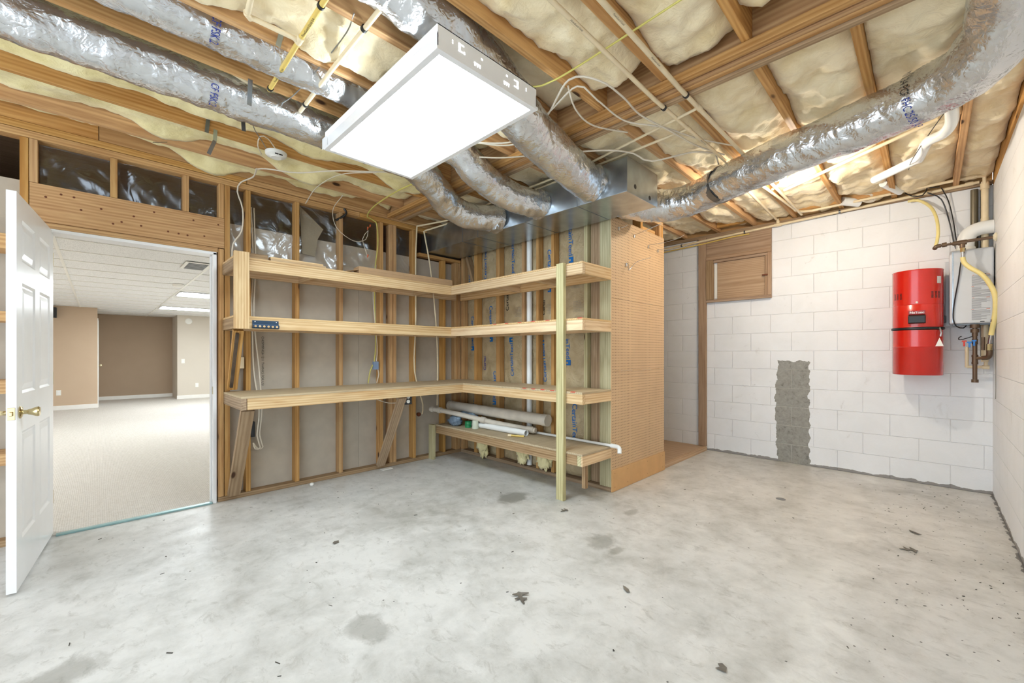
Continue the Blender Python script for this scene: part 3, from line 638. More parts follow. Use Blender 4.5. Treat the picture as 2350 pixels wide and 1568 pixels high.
def rest_pipe(name, label, a, b_, r, mat, cat='pipe'):
    o = empty(name, a, label, cat); A = Vector(a); B = Vector(b_); D = (B-A).normalized()
    # hollow: outer wall, rim, bore
    MB().tube([A, B], r, 24, cap=False).tube([A, B], r*.86, 24, cap=False).build('barrel', mat, o, smooth=True)
    u = D.cross(Vector((0, 0, 1))).normalized(); v_ = D.cross(u); b = MB()
    for c_ in (A, B):
        V = [c_+(u*math.cos(2*math.pi*k/24)+v_*math.sin(2*math.pi*k/24))*q for q in (r, r*.86) for k in range(24)]
        b.add(V, [(k, (k+1) % 24, 24+(k+1) % 24, 24+k) for k in range(24)])
    b.build('rim', mat, o); return o
rest_pipe('drain_pipe', 'white open-ended plastic pipe lying on the low shelf', (2.965, 3.62, Zs+.0315), (2.985, 2.80, Zs+.0315), .031, PVC)
tp = empty('water_pipe', (3.15, 2.3, Zs), 'thin white pipe with an elbow sticking past the low shelf end', 'pipe')
MB().tube([(3.155, 3.0, Zs+.014), (3.165, 1.93, Zs+.014)], .012, 16).build('barrel', PVC, tp, smooth=True)
MB().tube(smooth_path([(3.165, 1.96, Zs+.014), (3.166, 1.90, Zs+.013), (3.155, 1.872, Zs+.002), (3.14, 1.862, Zs-.035)], .008), .018, 16).build('elbow', PVC, tp, smooth=True)
sf = empty('pipe_fitting', (2.9, 2.95, Zs), 'short cream pipe stub with a fitting beside the white pipe', 'fitting')
MB().tube([(2.865, 2.90, Zs+.012), (2.93, 2.78, Zs+.012)], .0095, 14).build('stub', CPVCY, sf, smooth=True); MB().tube([(2.853, 2.922, Zs+.013), (2.868, 2.894, Zs+.013)], .0125, 14).build('fitting_collar', CPVC, sf, smooth=True)
# crumpled bag
b = MB(); n_, m_ = 26, 18; V = []; F = []
for i in range(n_+1):
    for j in range(m_):
        ph = math.pi*i/n_; th = 2*math.pi*j/m_; d = Vector((math.sin(ph)*math.cos(th), math.sin(ph)*math.sin(th), math.cos(ph)))
        q = 1+.28*noise.noise(d*2.2+Vector((3, 1, 7)))+.14*noise.noise(d*6)
        p = Vector((d.x*.062*q, d.y*.095*q, d.z*.062*q)); p.z += .058
        V.append((2.87+p.x, 3.79+p.y, Zs+max(.0005, p.z)))
for i in range(n_):
    for j in range(m_): F.append((i*m_+j, i*m_+(j+1) % m_, (i+1)*m_+(j+1) % m_, (i+1)*m_+j))
bg = empty('plastic_bag', (2.87, 3.79, Zs), 'crumpled blue-grey plastic bag on the left end of the low shelf', 'bag')
MB().add(V, F).build('bag_body', BAG, bg, smooth=2)
MB().tube(smooth_path([(2.89, 3.80, Zs+.10), (2.93, 3.76, Zs+.135), (2.97, 3.66, Zs+.125), (3.0, 3.57, Zs+.10)], .02), 1, 8, rf=lambda p, a, L, r: .02+.012*math.sin(a*3+L*30)).build('twisted_neck', BAG, bg, smooth=True)
for k, (z, tl) in enumerate(((0, 0), (.032, .006))):
    o = MB().lathe([(.026, 0), (.036, 0), (.036, .026), (.04, .026), (.04, .031), (.03, .031), (.026, .026), (.026, 0)], (2.90+tl, 3.60+tl, Zs+z+.0005), 26).build('pipe_ring', GREEN, smooth=True)
    tag(o, ('green plastic ring on the low shelf, bottom of the pair', 'green plastic ring stacked crookedly on another green ring')[k], 'ring', 'green rings on the low shelf')
CLR = plain('milky_plastic', (220, 226, 206), .35, Transmission_Weight=.15)
o = MB().lathe([(0, 0), (.036, 0), (.037, .012), (.033, .03), (.035, .045), (.033, .06), (.034, .086), (.030, .088), (0, .088)], (2.905, 3.485, Zs+.0005), 28).build('plastic_jar', CLR, smooth=True); tag(o, 'milky white ribbed plastic jar between green rings and white pipe', 'jar')
# torn insulation under the low shelf
for k, (y, z, s_) in enumerate(((3.66, .16, 1.), (3.02, .17, .9), (2.72, .15, 1.))):
    V = []; F = []; n_, m_ = 30, 30
    for i in range(n_+1):
        for j in range(m_):
            ph = math.pi*i/n_; th = 2*math.pi*j/m_; d = Vector((math.sin(ph)*math.cos(th), math.sin(ph)*math.sin(th), math.cos(ph)))
            q = 1+.55*noise.noise(d*1.8+Vector((k*4, 2, 1)))+.3*noise.noise(d*5+Vector((k, 0, 0)))+.15*noise.noise(d*12)
            V.append((3.165+d.x*.035*q, y+d.y*.085*q*s_, z+.03+d.z*.135*q))
    for i in range(n_):
        for j in range(m_): F.append((i*m_+j, i*m_+(j+1) % m_, (i+1)*m_+(j+1) % m_, (i+1)*m_+j))
    o = MB().add(V, F).build('torn_insulation', FIBERY, smooth=2)
    tag(o, ('yellow fiberglass tuft spilling out nearest the corner under the low shelf', 'yellow fiberglass tuft spilling out midway under the low shelf', 'yellow fiberglass tuft under the low shelf nearest the tall post')[k], 'insulation', 'torn insulation under the low shelf')

# ------------------------------------------------------------ pegboard
pg = empty('pegboard', (3.71, 1.975, .19), 'three stacked brown perforated pegboard sheets on the wall end', 'pegboard')
for z0, z1 in ((1.712, 2.432), (1.066, 1.710), (.192, 1.064)):
    o = MB().box(3.195, 4.221, 1.976, 1.981, z0, z1).build('pegboard_sheet', PEG, pg)
o = MB().box(3.193, 4.223, 1.966, 1.9755, .002, .193).build('kick_board', W_KICK, bevel=.001)
tag(o, 'plain tan hardboard strip below the pegboard at the floor', 'board')
for x in (3.24, 3.46, 3.84, 4.17):
    for z in (.16, .04): MB().lathe([(0, 1.964), (.003, 1.965), (.003, 1.966)], (x, 0, z), 8, 'y').build('screw_head', RUST, o)
def hook(label, pts, clip):
    o = empty('pegboard_hook', pts[0], label, 'hook', 'hooks on the pegboard')
    MB().tube(smooth_path(pts, .02), .0025, 6).build('wire', STEEL, o, smooth=True)
    x, z = clip; bx('clip', x-.008, x+.008, 1.964, 1.9775, z-.022, z+.008, STEEL, o, bevel=.001)
hook('short wire hook at the top left of the pegboard', [(3.31, 1.97, 2.352), (3.315, 1.93, 2.345), (3.34, 1.90, 2.365)], (3.31, 2.35))
hook('long wire hook at the top middle of the pegboard', [(3.60, 1.97, 2.345), (3.60, 1.88, 2.36), (3.62, 1.72, 2.40)], (3.59, 2.335))
hook('curved wire hook below the duct at the pegboard right', [(3.87, 1.97, 2.30), (3.90, 1.85, 2.30), (3.96, 1.72, 2.33), (4.0, 1.67, 2.365)], (3.865, 2.285))
hook('wire hook nearest the right edge of the pegboard', [(4.07, 1.97, 2.285), (4.12, 1.86, 2.28), (4.2, 1.76, 2.30), (4.22, 1.73, 2.325)], (4.065, 2.28))
hook('lowest wire hook, hanging bent on the pegboard', [(3.44, 1.97, 2.05), (3.44, 1.95, 2.045), (3.42, 1.93, 1.98), (3.46, 1.88, 2.05), (3.66, 1.84, 2.12)], (3.44, 2.045))

# ------------------------------------------------------------ ceiling insulation
def batt(x0, x1, y0, y1, zb, seed, label, amp=.05, fringe=0.):
    nx = max(6, int((x1-x0)/.022)); ny = 18; V = []; F = []
    for i in range(nx+1):
        for j in range(ny+1):
            x = x0+(x1-x0)*i/nx; y = y0+(y1-y0)*j/ny; e = math.sin(math.pi*j/ny)
            p = Vector((x*3.2, y*4, seed)); q = 1.1*noise.noise(p)+.5*noise.noise(p*2.4)+.3*noise.noise(p*6)-.9*abs(noise.noise(Vector((x*2.1+y*2, y*3.2-x, seed+5))))+.3
            tear = noise.noise(Vector((x*1.7, seed*2, 4)))
            z = zb-.028*min(1, e*1.8)-amp*q-.03*max(0, tear)
            if fringe and j >= ny-3 and x > .1: z -= min(1, (x-.1)/.4)* fringe*max(0, noise.noise(Vector((x*2.3, seed, 9)))+.25)*(j-ny+4)/3.
            V.append((x, y, min(z, 2.9)))
    nb = len(V)
    for i in range(nx+1):
        for j in range(ny+1): V.append((x0+(x1-x0)*i/nx, y0+(y1-y0)*j/ny, 2.945))
    w_ = ny+1
    for i in range(nx):
        for j in range(ny):
            a = i*w_+j; F.append((a, a+1, a+w_+1, a+w_)); F.append((nb+a, nb+a+w_, nb+a+w_+1, nb+a+1))
    for i in range(nx): F.append((i*w_, (i+1)*w_, nb+(i+1)*w_, nb+i*w_)); F.append((i*w_+ny, nb+i*w_+ny, nb+(i+1)*w_+ny, (i+1)*w_+ny))
    for j in range(ny): F.append((j, nb+j, nb+j+1, j+1)); a = nx*w_; F.append((a+j, a+j+1, nb+a+j+1, nb+a+j))
    o = MB().add(V, F).build('insulation_batt', FIBER if x0 > 2 or y0 < 2 else FIBERY, smooth=2)
    return tag(o, label, 'insulation', 'fiberglass batts between the joists')
lab = ['over the plank wall top', 'second bay out from the stud wall', 'third bay out from the stud wall', 'above the foil duct hung nearest the stud wall', 'above the second foil duct', 'in the bay with the yellow pipe bends', 'above the thick foil duct over the light', 'left of the girder beside the paired pipes', 'left of the girder where the green wire runs', 'left of the girder at the top of view', 'left of the girder near the side wall']
ys = [4.12]+YJ
for k in range(11):
    y0, y1 = ys[k+1]+.04, ys[k]-.002
    if k == 0: y1 = 4.118
    if k in (3, 4): batt(-2.2, 2.22, y0, y1, 2.91, k*2.7, 'fiberglass batt '+lab[k], .03)
    elif k < 3: batt(-2.2, 2.22, y0, y1, 2.82, k*2.7, 'fiberglass batt '+lab[k], .03, .11)
    elif k == 6: batt(-2.2, 2.22, y0, y1, 2.90, k*2.7, 'fiberglass batt '+lab[k], .03)
    elif k == 5: batt(.2, 2.22, y0, y1, 2.80, k*2.7, 'fiberglass batt '+lab[k], .06)
    else: batt(-1.4, 2.18-.1*(k % 2), y0, y1, 2.80, k*2.7, 'fiberglass batt '+lab[k], .06)
rl = ['beyond the duct next to the stud wall', 'second bay right of the girder from the stud wall', 'third bay right of the girder behind the sheet metal duct', 'above the sheet metal duct middle', 'above the sheet metal duct near its open end', 'above the pegboard', 'just right of the pegboard top', 'right of the girder in the bay with the bare bulb', 'right of the girder beside the bulb bay', 'right of the girder above the white drain pipe', 'right of the girder along the side wall']
for k in range(11):
    y0, y1 = ys[k+1]+.06, ys[k]+.018
    if k == 0: y1 = 4.118
    if k == 10: y0, y1 = ys[11]+.06, ys[10]+.018
    batt(2.395, 5.42, y0, y1, 2.79, 50+k*3.1, 'fiberglass batt '+rl[k], .045)
batt(2.395, 5.42, YD+.003, -.183, 2.79, 99, 'fiberglass batt squeezed between the last joist and the side wall', .04)
batt(-1.4, 2.15, YD-.2, -.203, 2.80, 91, 'fiberglass batt left of the girder squeezed against the side wall', .04)

# ------------------------------------------------------------ ducts
TR = empty('metal_duct', (2.93, 2.9, 2.39), 'rectangular galvanized sheet metal duct with a closed perforated end', 'duct')
MB().box(2.702, 3.165, 1.541, 4.24, 2.392, 2.645).build('casing', METAL, TR, bevel=.003)
for y in (1.98, 2.55, 3.2, 3.45): MB().box(2.7005, 3.1665, y, y+.004, 2.3905, 2.6465).build('seam', DARKMETAL, TR)
MB().box(2.699, 3.168, 1.538, 1.5415, 2.389, 2.648).build('end_cap', METAL, TR, bevel=.001)
for x, z in ((2.815, 2.455), (3.04, 2.43)): MB().lathe([(0, 1.5365), (.017, 1.537), (.017, 1.539)], (x, 0, z), 20, 'y').build('round_hole', BLACK, TR)
tag(bx('hanger_strap', 2.93, 2.955, 2.9, 2.902, 2.65, 2.72, DARKMETAL, bevel=0), 'thin strap above the sheet metal duct', 'strap')
def crinkle(amp, seed):
    def f(p, a, L, r):
        q = noise.noise(Vector((L*9, math.cos(a)*1.6+seed, math.sin(a)*1.6)))
        w_ = abs(noise.noise(Vector((L*28+math.cos(a)*3, math.sin(a)*4, seed))))
        w2 = noise.noise(Vector((p.x*38, p.y*38, p.z*38)))
        return r*(1+amp*.75*q-amp*.75*w_+amp*.16*w2)
    return f
def duct(label, P, r, amp, seed, group=None, step=.012):
    o = empty('foil_duct', P[0], label, 'duct', 'flexible foil ducts')
    j = MB().tube(smooth_path(P, step), r, 56, rf=crinkle(amp, seed)).build('foil_jacket', FOIL, o, smooth=True)
    return o, j
dA, jA = duct('foil duct running nearest the stud wall, curling into the metal duct farthest back', [(-1.9, 2.83, 2.715), (-.6, 2.83, 2.71), (.6, 2.83, 2.705), (1.3, 2.83, 2.70), (1.75, 2.84, 2.68), (2.02, 2.93, 2.60), (2.22, 3.01, 2.53), (2.45, 2.99, 2.49), (2.72, 2.88, 2.50)], .118, .14, 1.)
dB, jB = duct('foil duct running one bay nearer the camera, middle of three metal duct elbows', [(-1.9, 2.42, 2.81), (-.6, 2.42, 2.805), (.6, 2.42, 2.80), (1.4, 2.42, 2.79), (1.8, 2.42, 2.72), (2.03, 2.42, 2.60), (2.25, 2.44, 2.54), (2.48, 2.41, 2.50), (2.72, 2.36, 2.50)], .115, .14, 7.)
dC, jC = duct('thick foil duct passing above the light and down into the metal duct', [(-.9, 1.61, 2.82), (.3, 1.61, 2.81), (.9, 1.61, 2.80), (1.35, 1.63, 2.73), (1.8, 1.70, 2.59), (2.25, 1.77, 2.535), (2.72, 1.86, 2.525)], .132, .12, 13.)
dR, jR = duct('long foil duct curving from the metal duct end to the side wall', [(3.15, 1.86, 2.53), (3.38, 1.82, 2.53), (3.55, 1.66, 2.53), (3.58, 1.42, 2.535), (3.48, 1.15, 2.55), (3.31, .75, 2.555), (3.18, .32, 2.56), (3.07, .02, 2.575), (2.93, -.16, 2.60), (2.76, -.235, 2.68), (2.5, -.24, 2.80)], .135, .13, 19.)
MB().tube([(3.50, 1.18, 2.552), (3.46, 1.13, 2.553)], .139, 40, cap=False).build('hanger_band', DARKMETAL, dR, smooth=True)
beam('hanger_strap', (3.42, 1.16, 2.69), (3.36, 1.17, 2.80), .03, .002, DARKMETAL, dR, up=(0, 1, 0), bevel=0)
for j_, c_, rr in ((jC, (2.62, 1.845, 2.527), .138), (jB, (2.62, 2.385, 2.50), .122), (jA, (2.62, 2.92, 2.493), .126), (jR, (3.22, 1.86, 2.53), .14)):
    s_ = 1 if j_ is not jR else -1
    MB().tube(smooth_path([(c_[0], c_[1], c_[2]), (c_[0]+.04*s_, c_[1], c_[2]), (c_[0]+.08*s_, c_[1], c_[2])], .01), rr, 48, rf=crinkle(.3, c_[1])).build('foil_tape_collar', FOIL, j_, smooth=True)
def wrap(txt, size, c, ax, r, ang, mat, par, flip=1, xs=.66):
    c = Vector(c); ax = Vector(ax).normalized(); up = Vector((0, 0, 1)); n1 = (up-ax*up.dot(ax)).normalized(); n2 = ax.cross(n1)
    V, F = text_geo(txt, size); V2 = []
    me = bpy.data.meshes.new('t'); me.from_pydata(V, [], F); bm = bmesh.new(); bm.from_mesh(me); bmesh.ops.subdivide_edges(bm, edges=[e for e in bm.edges if e.calc_length() > size*.3], cuts=2, use_grid_fill=False)
    bmesh.ops.triangulate(bm, faces=bm.faces); bm.verts.index_update()
    V = [v.co.copy() for v in bm.verts]; F = [tuple(v.index for v in f.verts) for f in bm.faces]; bm.free(); bpy.data.meshes.remove(me)
    for v in V:
        a = ang+flip*v.x*xs/r; V2.append(c+ax*v.y+(n1*math.cos(a)+n2*math.sin(a))*r)
    m_ = bpy.data.meshes.new('printed_text'); m_.from_pydata(V2, [], F); m_.materials.append(mat)
    o = bpy.data.objects.new('printed_text', m_); COL.objects.link(o); place(o, Matrix.Identity(4), par)
    return ang+max(v.x for v in V)*xs/r
wrap('CF FSK 2', .05, (.43, 2.83, 2.706), (1, 0, 0), .126, math.radians(105), INK_NAVY, jA)
wrap('CF FSK 2', .05, (.37, 2.42, 2.80), (1, 0, 0), .123, math.radians(105), INK_NAVY, jB)
axr = Vector((3.07-3.18, .02-.32, .015)); e_ = wrap('MIN 34 PCF', .05, (3.10, .06, 2.573), axr, .153, math.radians(36), INK_BLK, jR); wrap('FHC 25/50 AP', .05, (3.10, .06, 2.573), axr, .153, e_+.09, INK_NAVY, jR)

# ------------------------------------------------------------ the hanging fluorescent light
X0, X1, Yl0, Yl1, ZL = 1.012, 1.632, 1.46, 2.68, 2.50
lt = empty('ceiling_light', ((X0+X1)/2, (Yl0+Yl1)/2, ZL), 'large lit white fluorescent box fixture hanging below the joists', 'light')
hb = MB().box(X0, X1, Yl0, Yl0+.003, ZL+.012, ZL+.112).box(X0, X1, Yl1-.003, Yl1, ZL+.012, ZL+.112).box(X0, X0+.003, Yl0, Yl1, ZL+.012, ZL+.075).box(X1-.003, X1, Yl0, Yl1, ZL+.012, ZL+.075).box(X0, X1, Yl0, Yl1, ZL+.108, ZL+.112)
hb.build('housing', WHITE, lt)
fr = MB().box(X0-.006, X1+.006, Yl0-.006, Yl0+.022, ZL, ZL+.013).box(X0-.006, X1+.006, Yl1-.022, Yl1+.006, ZL, ZL+.013).box(X0-.006, X0+.022, Yl0+.022, Yl1-.022, ZL, ZL+.013).box(X1-.022, X1+.006, Yl0+.022, Yl1-.022, ZL, ZL+.013)
fr.build('lens_frame', WHITE, lt)
MB().box(X0+.022, X1-.022, Yl0+.022, Yl1-.022, ZL+.004, ZL+.008).build('prismatic_lens', LENS, lt)
def kn(shape, name='knockout_glow'):  # glowing plates on the closed end panel stand in for lit holes
    b = MB()
    for (x0, x1, z0, z1) in shape: b.box(X0+x0, X0+x1, Yl0-.0012, Yl0-.0002, ZL+z0, ZL+z1)
    b.build(name, KNOCK_GLOW, lt)
kn([(.11, .12, .05, .085), (.11, .145, .05, .055), (.11, .14, .08, .085), (.14, .145, .05, .06)]); kn([(.475, .485, .05, .085), (.455, .485, .05, .055), (.455, .485, .08, .085)])
kn([(.2, .206, .03, .045), (.2, .235, .04, .046), (.215, .22, .03, .04), (.23, .235, .03, .045)]); kn([(.385, .391, .03, .045), (.385, .42, .04, .046), (.40, .405, .03, .04), (.415, .42, .03, .045)])
kn([(.075, .08, .065, .07)]); kn([(.075, .08, .075, .08)]); kn([(.54, .545, .065, .07)]); kn([(.54, .545, .075, .08)]); kn([(.24, .25, .075, .082)]); kn([(.40, .41, .075, .082)])
bx('end_ear', X0-.004, X0-.001, Yl1-.04, Yl1+.04, ZL+.012, ZL+.08, WHITE, lt, bevel=0)
WIREM = plain('hanging_wire', (150, 150, 146), .4, .6)
for (x, y) in ((X0+.08, Yl0+.1), (X1-.08, Yl0+.1), (X0+.08, Yl1-.1), (X1-.08, Yl1-.1)): MB().tube([(x, y, ZL+.112), (x+.02, y, 2.72)], .0015, 6).build('support_wire', WIREM, lt)

# bare bulb
bb = empty('light_bulb', (4.0, .85, 2.72), 'bare lit bulb in a socket beside the long foil duct', 'light')
MB().lathe([(0, 2.74), (.045, 2.74), (.05, 2.72), (.03, 2.70), (.018, 2.69), (.016, 2.66)], (4.0, .85, 0), 20).build('socket', WHITEP, bb, smooth=True)
MB().lathe([(.013, 2.675), (.02, 2.66), (.03, 2.64), (.031, 2.62), (.024, 2.603), (.0, 2.595)], (4.0, .85, 0), 24).build('bulb', BULBM, bb, smooth=True)
bl = bpy.data.lights.new('bulb_light', 'POINT'); bl.energy = BULB_W; bl.color = (1, .91, .79); bl.shadow_soft_size = .035
blo = bpy.data.objects.new('bulb_light', bl); COL.objects.link(blo); place(blo, Matrix.Translation((4.0, .85, 2.57)), bb)

# smoke detector
sd = empty('smoke_detector', (.90, 3.40, 2.70), 'white smoke detector dangling by wires below the left joists', 'detector')
MB().lathe([(0, -.045), (.035, -.044), (.045, -.034), (.062, -.03), (.07, -.022), (.072, -.004), (.066, 0), (0, 0)], (.93, 3.40, 2.705), 32).build('housing', WHITEP, sd, smooth=True)
for k in (0, 1): MB().box(.905+k*.028, .928+k*.028, 3.334, 3.3375, 2.6655, 2.6725).build('vent_slot', BLACK, sd)

# ------------------------------------------------------------ cables and pipes overhead
def cable(label, P, r, mat, name='cable', cat='cable', group=None, n=7):
    o = wire(name, P, r, mat, n=n); return tag(o, label, cat, group)
cable('white cable looping over the girder from the light fixture', [(1.60, 2.3, 2.63), (1.75, 2.1, 2.60), (1.942, 1.932, 2.62), (1.913, 1.643, 2.64), (1.81, 1.384, 2.705), (1.872, 1.231, 2.66), (2.061, 1.199, 2.64), (2.311, 1.228, 2.655), (2.622, 1.18, 2.655), (3.0, 1.163, 2.69), (3.3, 1.08, 2.70)], .0055, CREAMW)
cable('white cable sagging just below the girder beside the loop', [(1.66, 2.2, 2.625), (1.987, 1.977, 2.63), (1.893, 1.592, 2.65), (1.885, 1.381, 2.705), (2.005, 1.333, 2.66), (2.295, 1.321, 2.65), (2.541, 1.2, 2.66), (2.9, 1.12, 2.69), (3.2, .99, 2.70)], .005, CREAMW)
cable('short white cable hanging from the joist to the girder', [(1.85, 1.42, 2.71), (1.97, 1.46, 2.65), (2.193, 1.49, 2.65), (2.493, 1.419, 2.69)], .005, CREAMW)
cable('white cable crossing over the sheet metal duct end', [(2.303, 1.724, 2.60), (2.516, 1.565, 2.63), (2.72, 1.5, 2.655), (2.85, 1.429, 2.62), (3.1, 1.22, 2.70), (3.3, 1.1, 2.71)], .006, CREAMW)
cable('white cable running below the elbow ducts to the light', [(1.854, 2.45, 2.67), (1.98, 2.3, 2.65), (2.085, 2.208, 2.65), (2.226, 2.058, 2.66)], .005, CREAMW)
cable('thin white cable sagging from the detector towards the light', [(.90, 3.83, 2.705), (.95, 3.72, 2.69), (1.139, 3.6, 2.68), (1.362, 3.392, 2.70), (1.614, 3.187, 2.705), (1.8, 3.03, 2.71)], .0055, CREAMW)
cable('thin white cable dropping to the stud wall top plate', [(1.614, 3.187, 2.70), (1.42, 3.433, 2.70), (1.37, 3.825, 2.69), (1.37, 4.10, 2.62)], .004, CREAMW)
cable('white cable bending down the studs left of the shelves', [(.90, 3.80, 2.70), (.92, 4.0, 2.70), (.85, 4.09, 2.66), (.83, 4.105, 2.58), (.867, 4.10, 2.443), (.861, 4.105, 2.258), (.80, 4.11, 2.136), (.792, 4.112, 1.98)], .006, CREAMW)
cable('looped white cable on the smoke detector', [(.865, 3.521, 2.71), (.80, 3.35, 2.69), (.79, 3.25, 2.715), (.84, 3.256, 2.72), (.92, 3.36, 2.705)], .004, CREAMW)
cable('grey wire hanging across the second foil duct', [(.80, 1.79, 2.72), (.83, 2.0, 2.73), (.80, 2.61, 2.715), (.70, 3.03, 2.71), (.82, 3.3, 2.70), (.88, 3.42, 2.71)], .003, WIREM)
cable('yellow cable hanging from the light corner to the corner studs', [(1.66, 2.7, 2.60), (1.80, 2.95, 2.69), (1.943, 3.089, 2.705), (1.93, 3.451, 2.70), (1.95, 3.9, 2.69), (1.97, 4.10, 2.633), (2.07, 4.108, 2.602), (2.092, 4.11, 2.376), (2.06, 4.11, 2.097), (2.058, 4.112, 1.732), (2.067, 4.112, 1.458), (2.067, 4.112, 1.275), (2.05, 4.11, 1.12)], .006, YELLW)
cable('yellow cable dropping from the blue box behind the bench', [(2.05, 4.11, 1.12), (2.01, 4.11, 1.048), (1.986, 4.112, .912)], .006, YELLW)
cable('white cable running beside the yellow cable to the blue box', [(2.04, 4.112, 2.1), (2.045, 4.112, 1.73), (2.085, 4.112, 1.30), (2.078, 4.112, 1.14)], .005, CREAMW)
cable('white cable from the blue box down to the bench', [(2.085, 4.1, 1.06), (2.1, 4.105, 1.0), (2.08, 4.11, .912)], .005, CREAMW)
cable('pale green wire stapled diagonally under the joists', [(1.66, 1.60, 2.70), (1.765, 1.44, 2.712), (1.74, .70, 2.712), (1.73, .3, 2.712)], .005, YELLW)
for k, (z, dx) in enumerate(((0, 0), (.01, .02))):
    cable(('white cable pair hanging behind the hanging post, left strand', 'white cable pair hanging behind the hanging post, right strand')[k], [(.95+dx, 4.19, 2.5), (.961+dx, 4.18, 2.016), (.941+dx, 4.15, 1.639), (.945+dx, 4.13, 1.414), (.951+dx*2, 4.11, 1.078), (.99+dx, 4.1, .737), (.974+dx, 4.10, .513), (.997+dx, 4.09, .41), (.96+dx, 4.1, .40), (.95, 4.12, .45)], .006, CREAMW, group='cable pair behind the hanging post')
cable('black tube looping out of the top plate', [(1.73, 4.10, 2.66), (1.75, 4.09, 2.62), (1.72, 4.11, 2.58), (1.665, 4.15, 2.54)], .011, BLACK)
cable('thin white wire dropping to the orange wire nuts', [(1.62, 3.87, 2.70), (1.60, 4.05, 2.6), (1.66, 4.1, 2.45), (1.83, 4.11, 2.36), (1.96, 4.11, 2.40), (1.985, 4.11, 2.5)], .003, CREAMW)
cable('thin white wire hanging from the orange nuts', [(1.99, 4.12, 2.50), (1.93, 4.12, 2.4), (1.98, 4.12, 2.24)], .003, CREAMW)
for k, (x, z) in enumerate(((2.0, 2.53), (1.975, 2.50), (1.975, 2.215))):
    o = MB().tube([(x, 4.105, z), (x+.004, 4.10, z+.03)], [.004, .008], 10).build('wire_nut', ORANGE, smooth=True)
    tag(o, ('orange wire nut on the loose wires, upper right one', 'orange wire nut on the loose wires, upper left one', 'orange wire nut hanging lowest on the loose wires')[k], 'wire nut', 'orange wire nuts')
def pipe(label, runs, r, mat, name='water_pipe', clips=(), group=None, joints=(), cat='pipe', clipm=None):
    o = empty(name, runs[0][0], label, cat, group)
    for P in runs: MB().tube(P, r, 16).build('pipe_run', mat, o, smooth=True)
    for (c, d, rr, L) in joints:
        c = Vector(c); d = Vector(d).normalized(); MB().tube([c-d*L/2, c+d*L/2], rr, 16).build('fitting', CPVC, o, smooth=True)
    for (c, d) in clips:
        c = Vector(c); d = Vector(d).normalized(); MB().tube([c-d*.008, c+d*.008], r*1.35, 14).build('pipe_clip', clipm or BLACK, o, smooth=True)
    return o
zP = 2.702
pipe('yellow and cream pipe crossing below the joists at top left', [[(.672, 1.2, zP), (.675, 2.10, zP), (.682, 2.62, zP)]], .0115, CPVCY, clips=(((.673, 1.83, zP), (0, 1, 0)), ((.682, 2.60, zP), (0, 1, 0))), joints=(((.675, 2.1, zP), (0, 1, 0), .015, .05),))
pipe('cream pipe elbowing from a joist bay into the yellow pipe', [[(.44, 1.8, 2.73), (.462, 2.10, zP)], smooth_path([(.455, 2.09, zP), (.468, 2.112, zP), (.50, 2.11, zP)], .01), [(.49, 2.11, zP), (.67, 2.105, zP)]], .0115, CPVC, joints=(((.468, 2.108, zP), (1, 1, 0), .014, .03),))
pipe('long cream pipe crossing below the joists left of the light', [[(.857, 1.2, zP), (.865, 2.2, zP), (.878, 2.78, zP)], [(.878, 2.77, zP), (.42, 2.70, zP+.09)]], .0115, CPVC, clips=(((.860, 1.82, zP), (0, 1, 0)), ((.875, 2.62, zP), (0, 1, 0))))
pipe('long cream pipe running under the girder, one farther from the camera', [[(.9, 1.105, 2.69), (2.24, 1.105, 2.664), (3.42, 1.11, 2.70)]], .0115, CPVC, clips=(((2.36, 1.106, 2.666), (1, 0, 0)),), clipm=BLACK, group=None, joints=(((2.714, 1.107, 2.679), (1, 0, 0), .0145, .05),))
pipe('long cream pipe running under the girder, one nearer the camera', [[(.9, .955, 2.69), (2.24, .962, 2.664), (5.3, .965, 2.70)]], .0125, CPVC, clips=(((2.33, .963, 2.666), (1, 0, 0)),), joints=(((2.509, .963, 2.67), (1, 0, 0), .0155, .05),))
pipe('thin cream branch pipe running along above the metal duct, left one', [[(2.505, .965, 2.668), (2.68, 1.9, 2.68), (2.69, 3.7, 2.668)], [(2.69, 3.7, 2.668), (2.535, 4.06, 2.65)]], .0085, CPVC)
pipe('thin cream branch pipe running along above the metal duct, right one', [[(2.714, 1.107, 2.68), (2.75, 1.92, 2.682), (2.76, 3.6, 2.66)], [(2.76, 3.6, 2.66), (2.60, 4.0, 2.60)]], .0085, CPVC)
pipe('thin cream riser pipe climbing straight up the stud wall', [smooth_path([(2.535, 4.06, 2.65), (2.519, 4.06, 2.252), (2.519, 4.06, 1.57), (2.502, 4.065, 1.133), (2.541, 4.08, .912), (2.632, 4.09, .636), (2.621, 4.09, .53)], .05)], .008, CPVC)
pipe('thin cream riser pipe leaning to the corner studs', [smooth_path([(2.60, 4.02, 2.60), (2.69, 4.02, 2.171), (2.775, 4.04, 1.581), (2.806, 4.05, 1.079), (2.80, 4.05, .62)], .05)], .008, CPVC)
# white vent pipe in wall B
pipe('white plastic vent pipe standing in the kraft-faced stud bay', [[(XB+.03, 2.985, .05), (XB+.03, 2.985, 2.6)]], .030, PVC, name='vent_pipe')
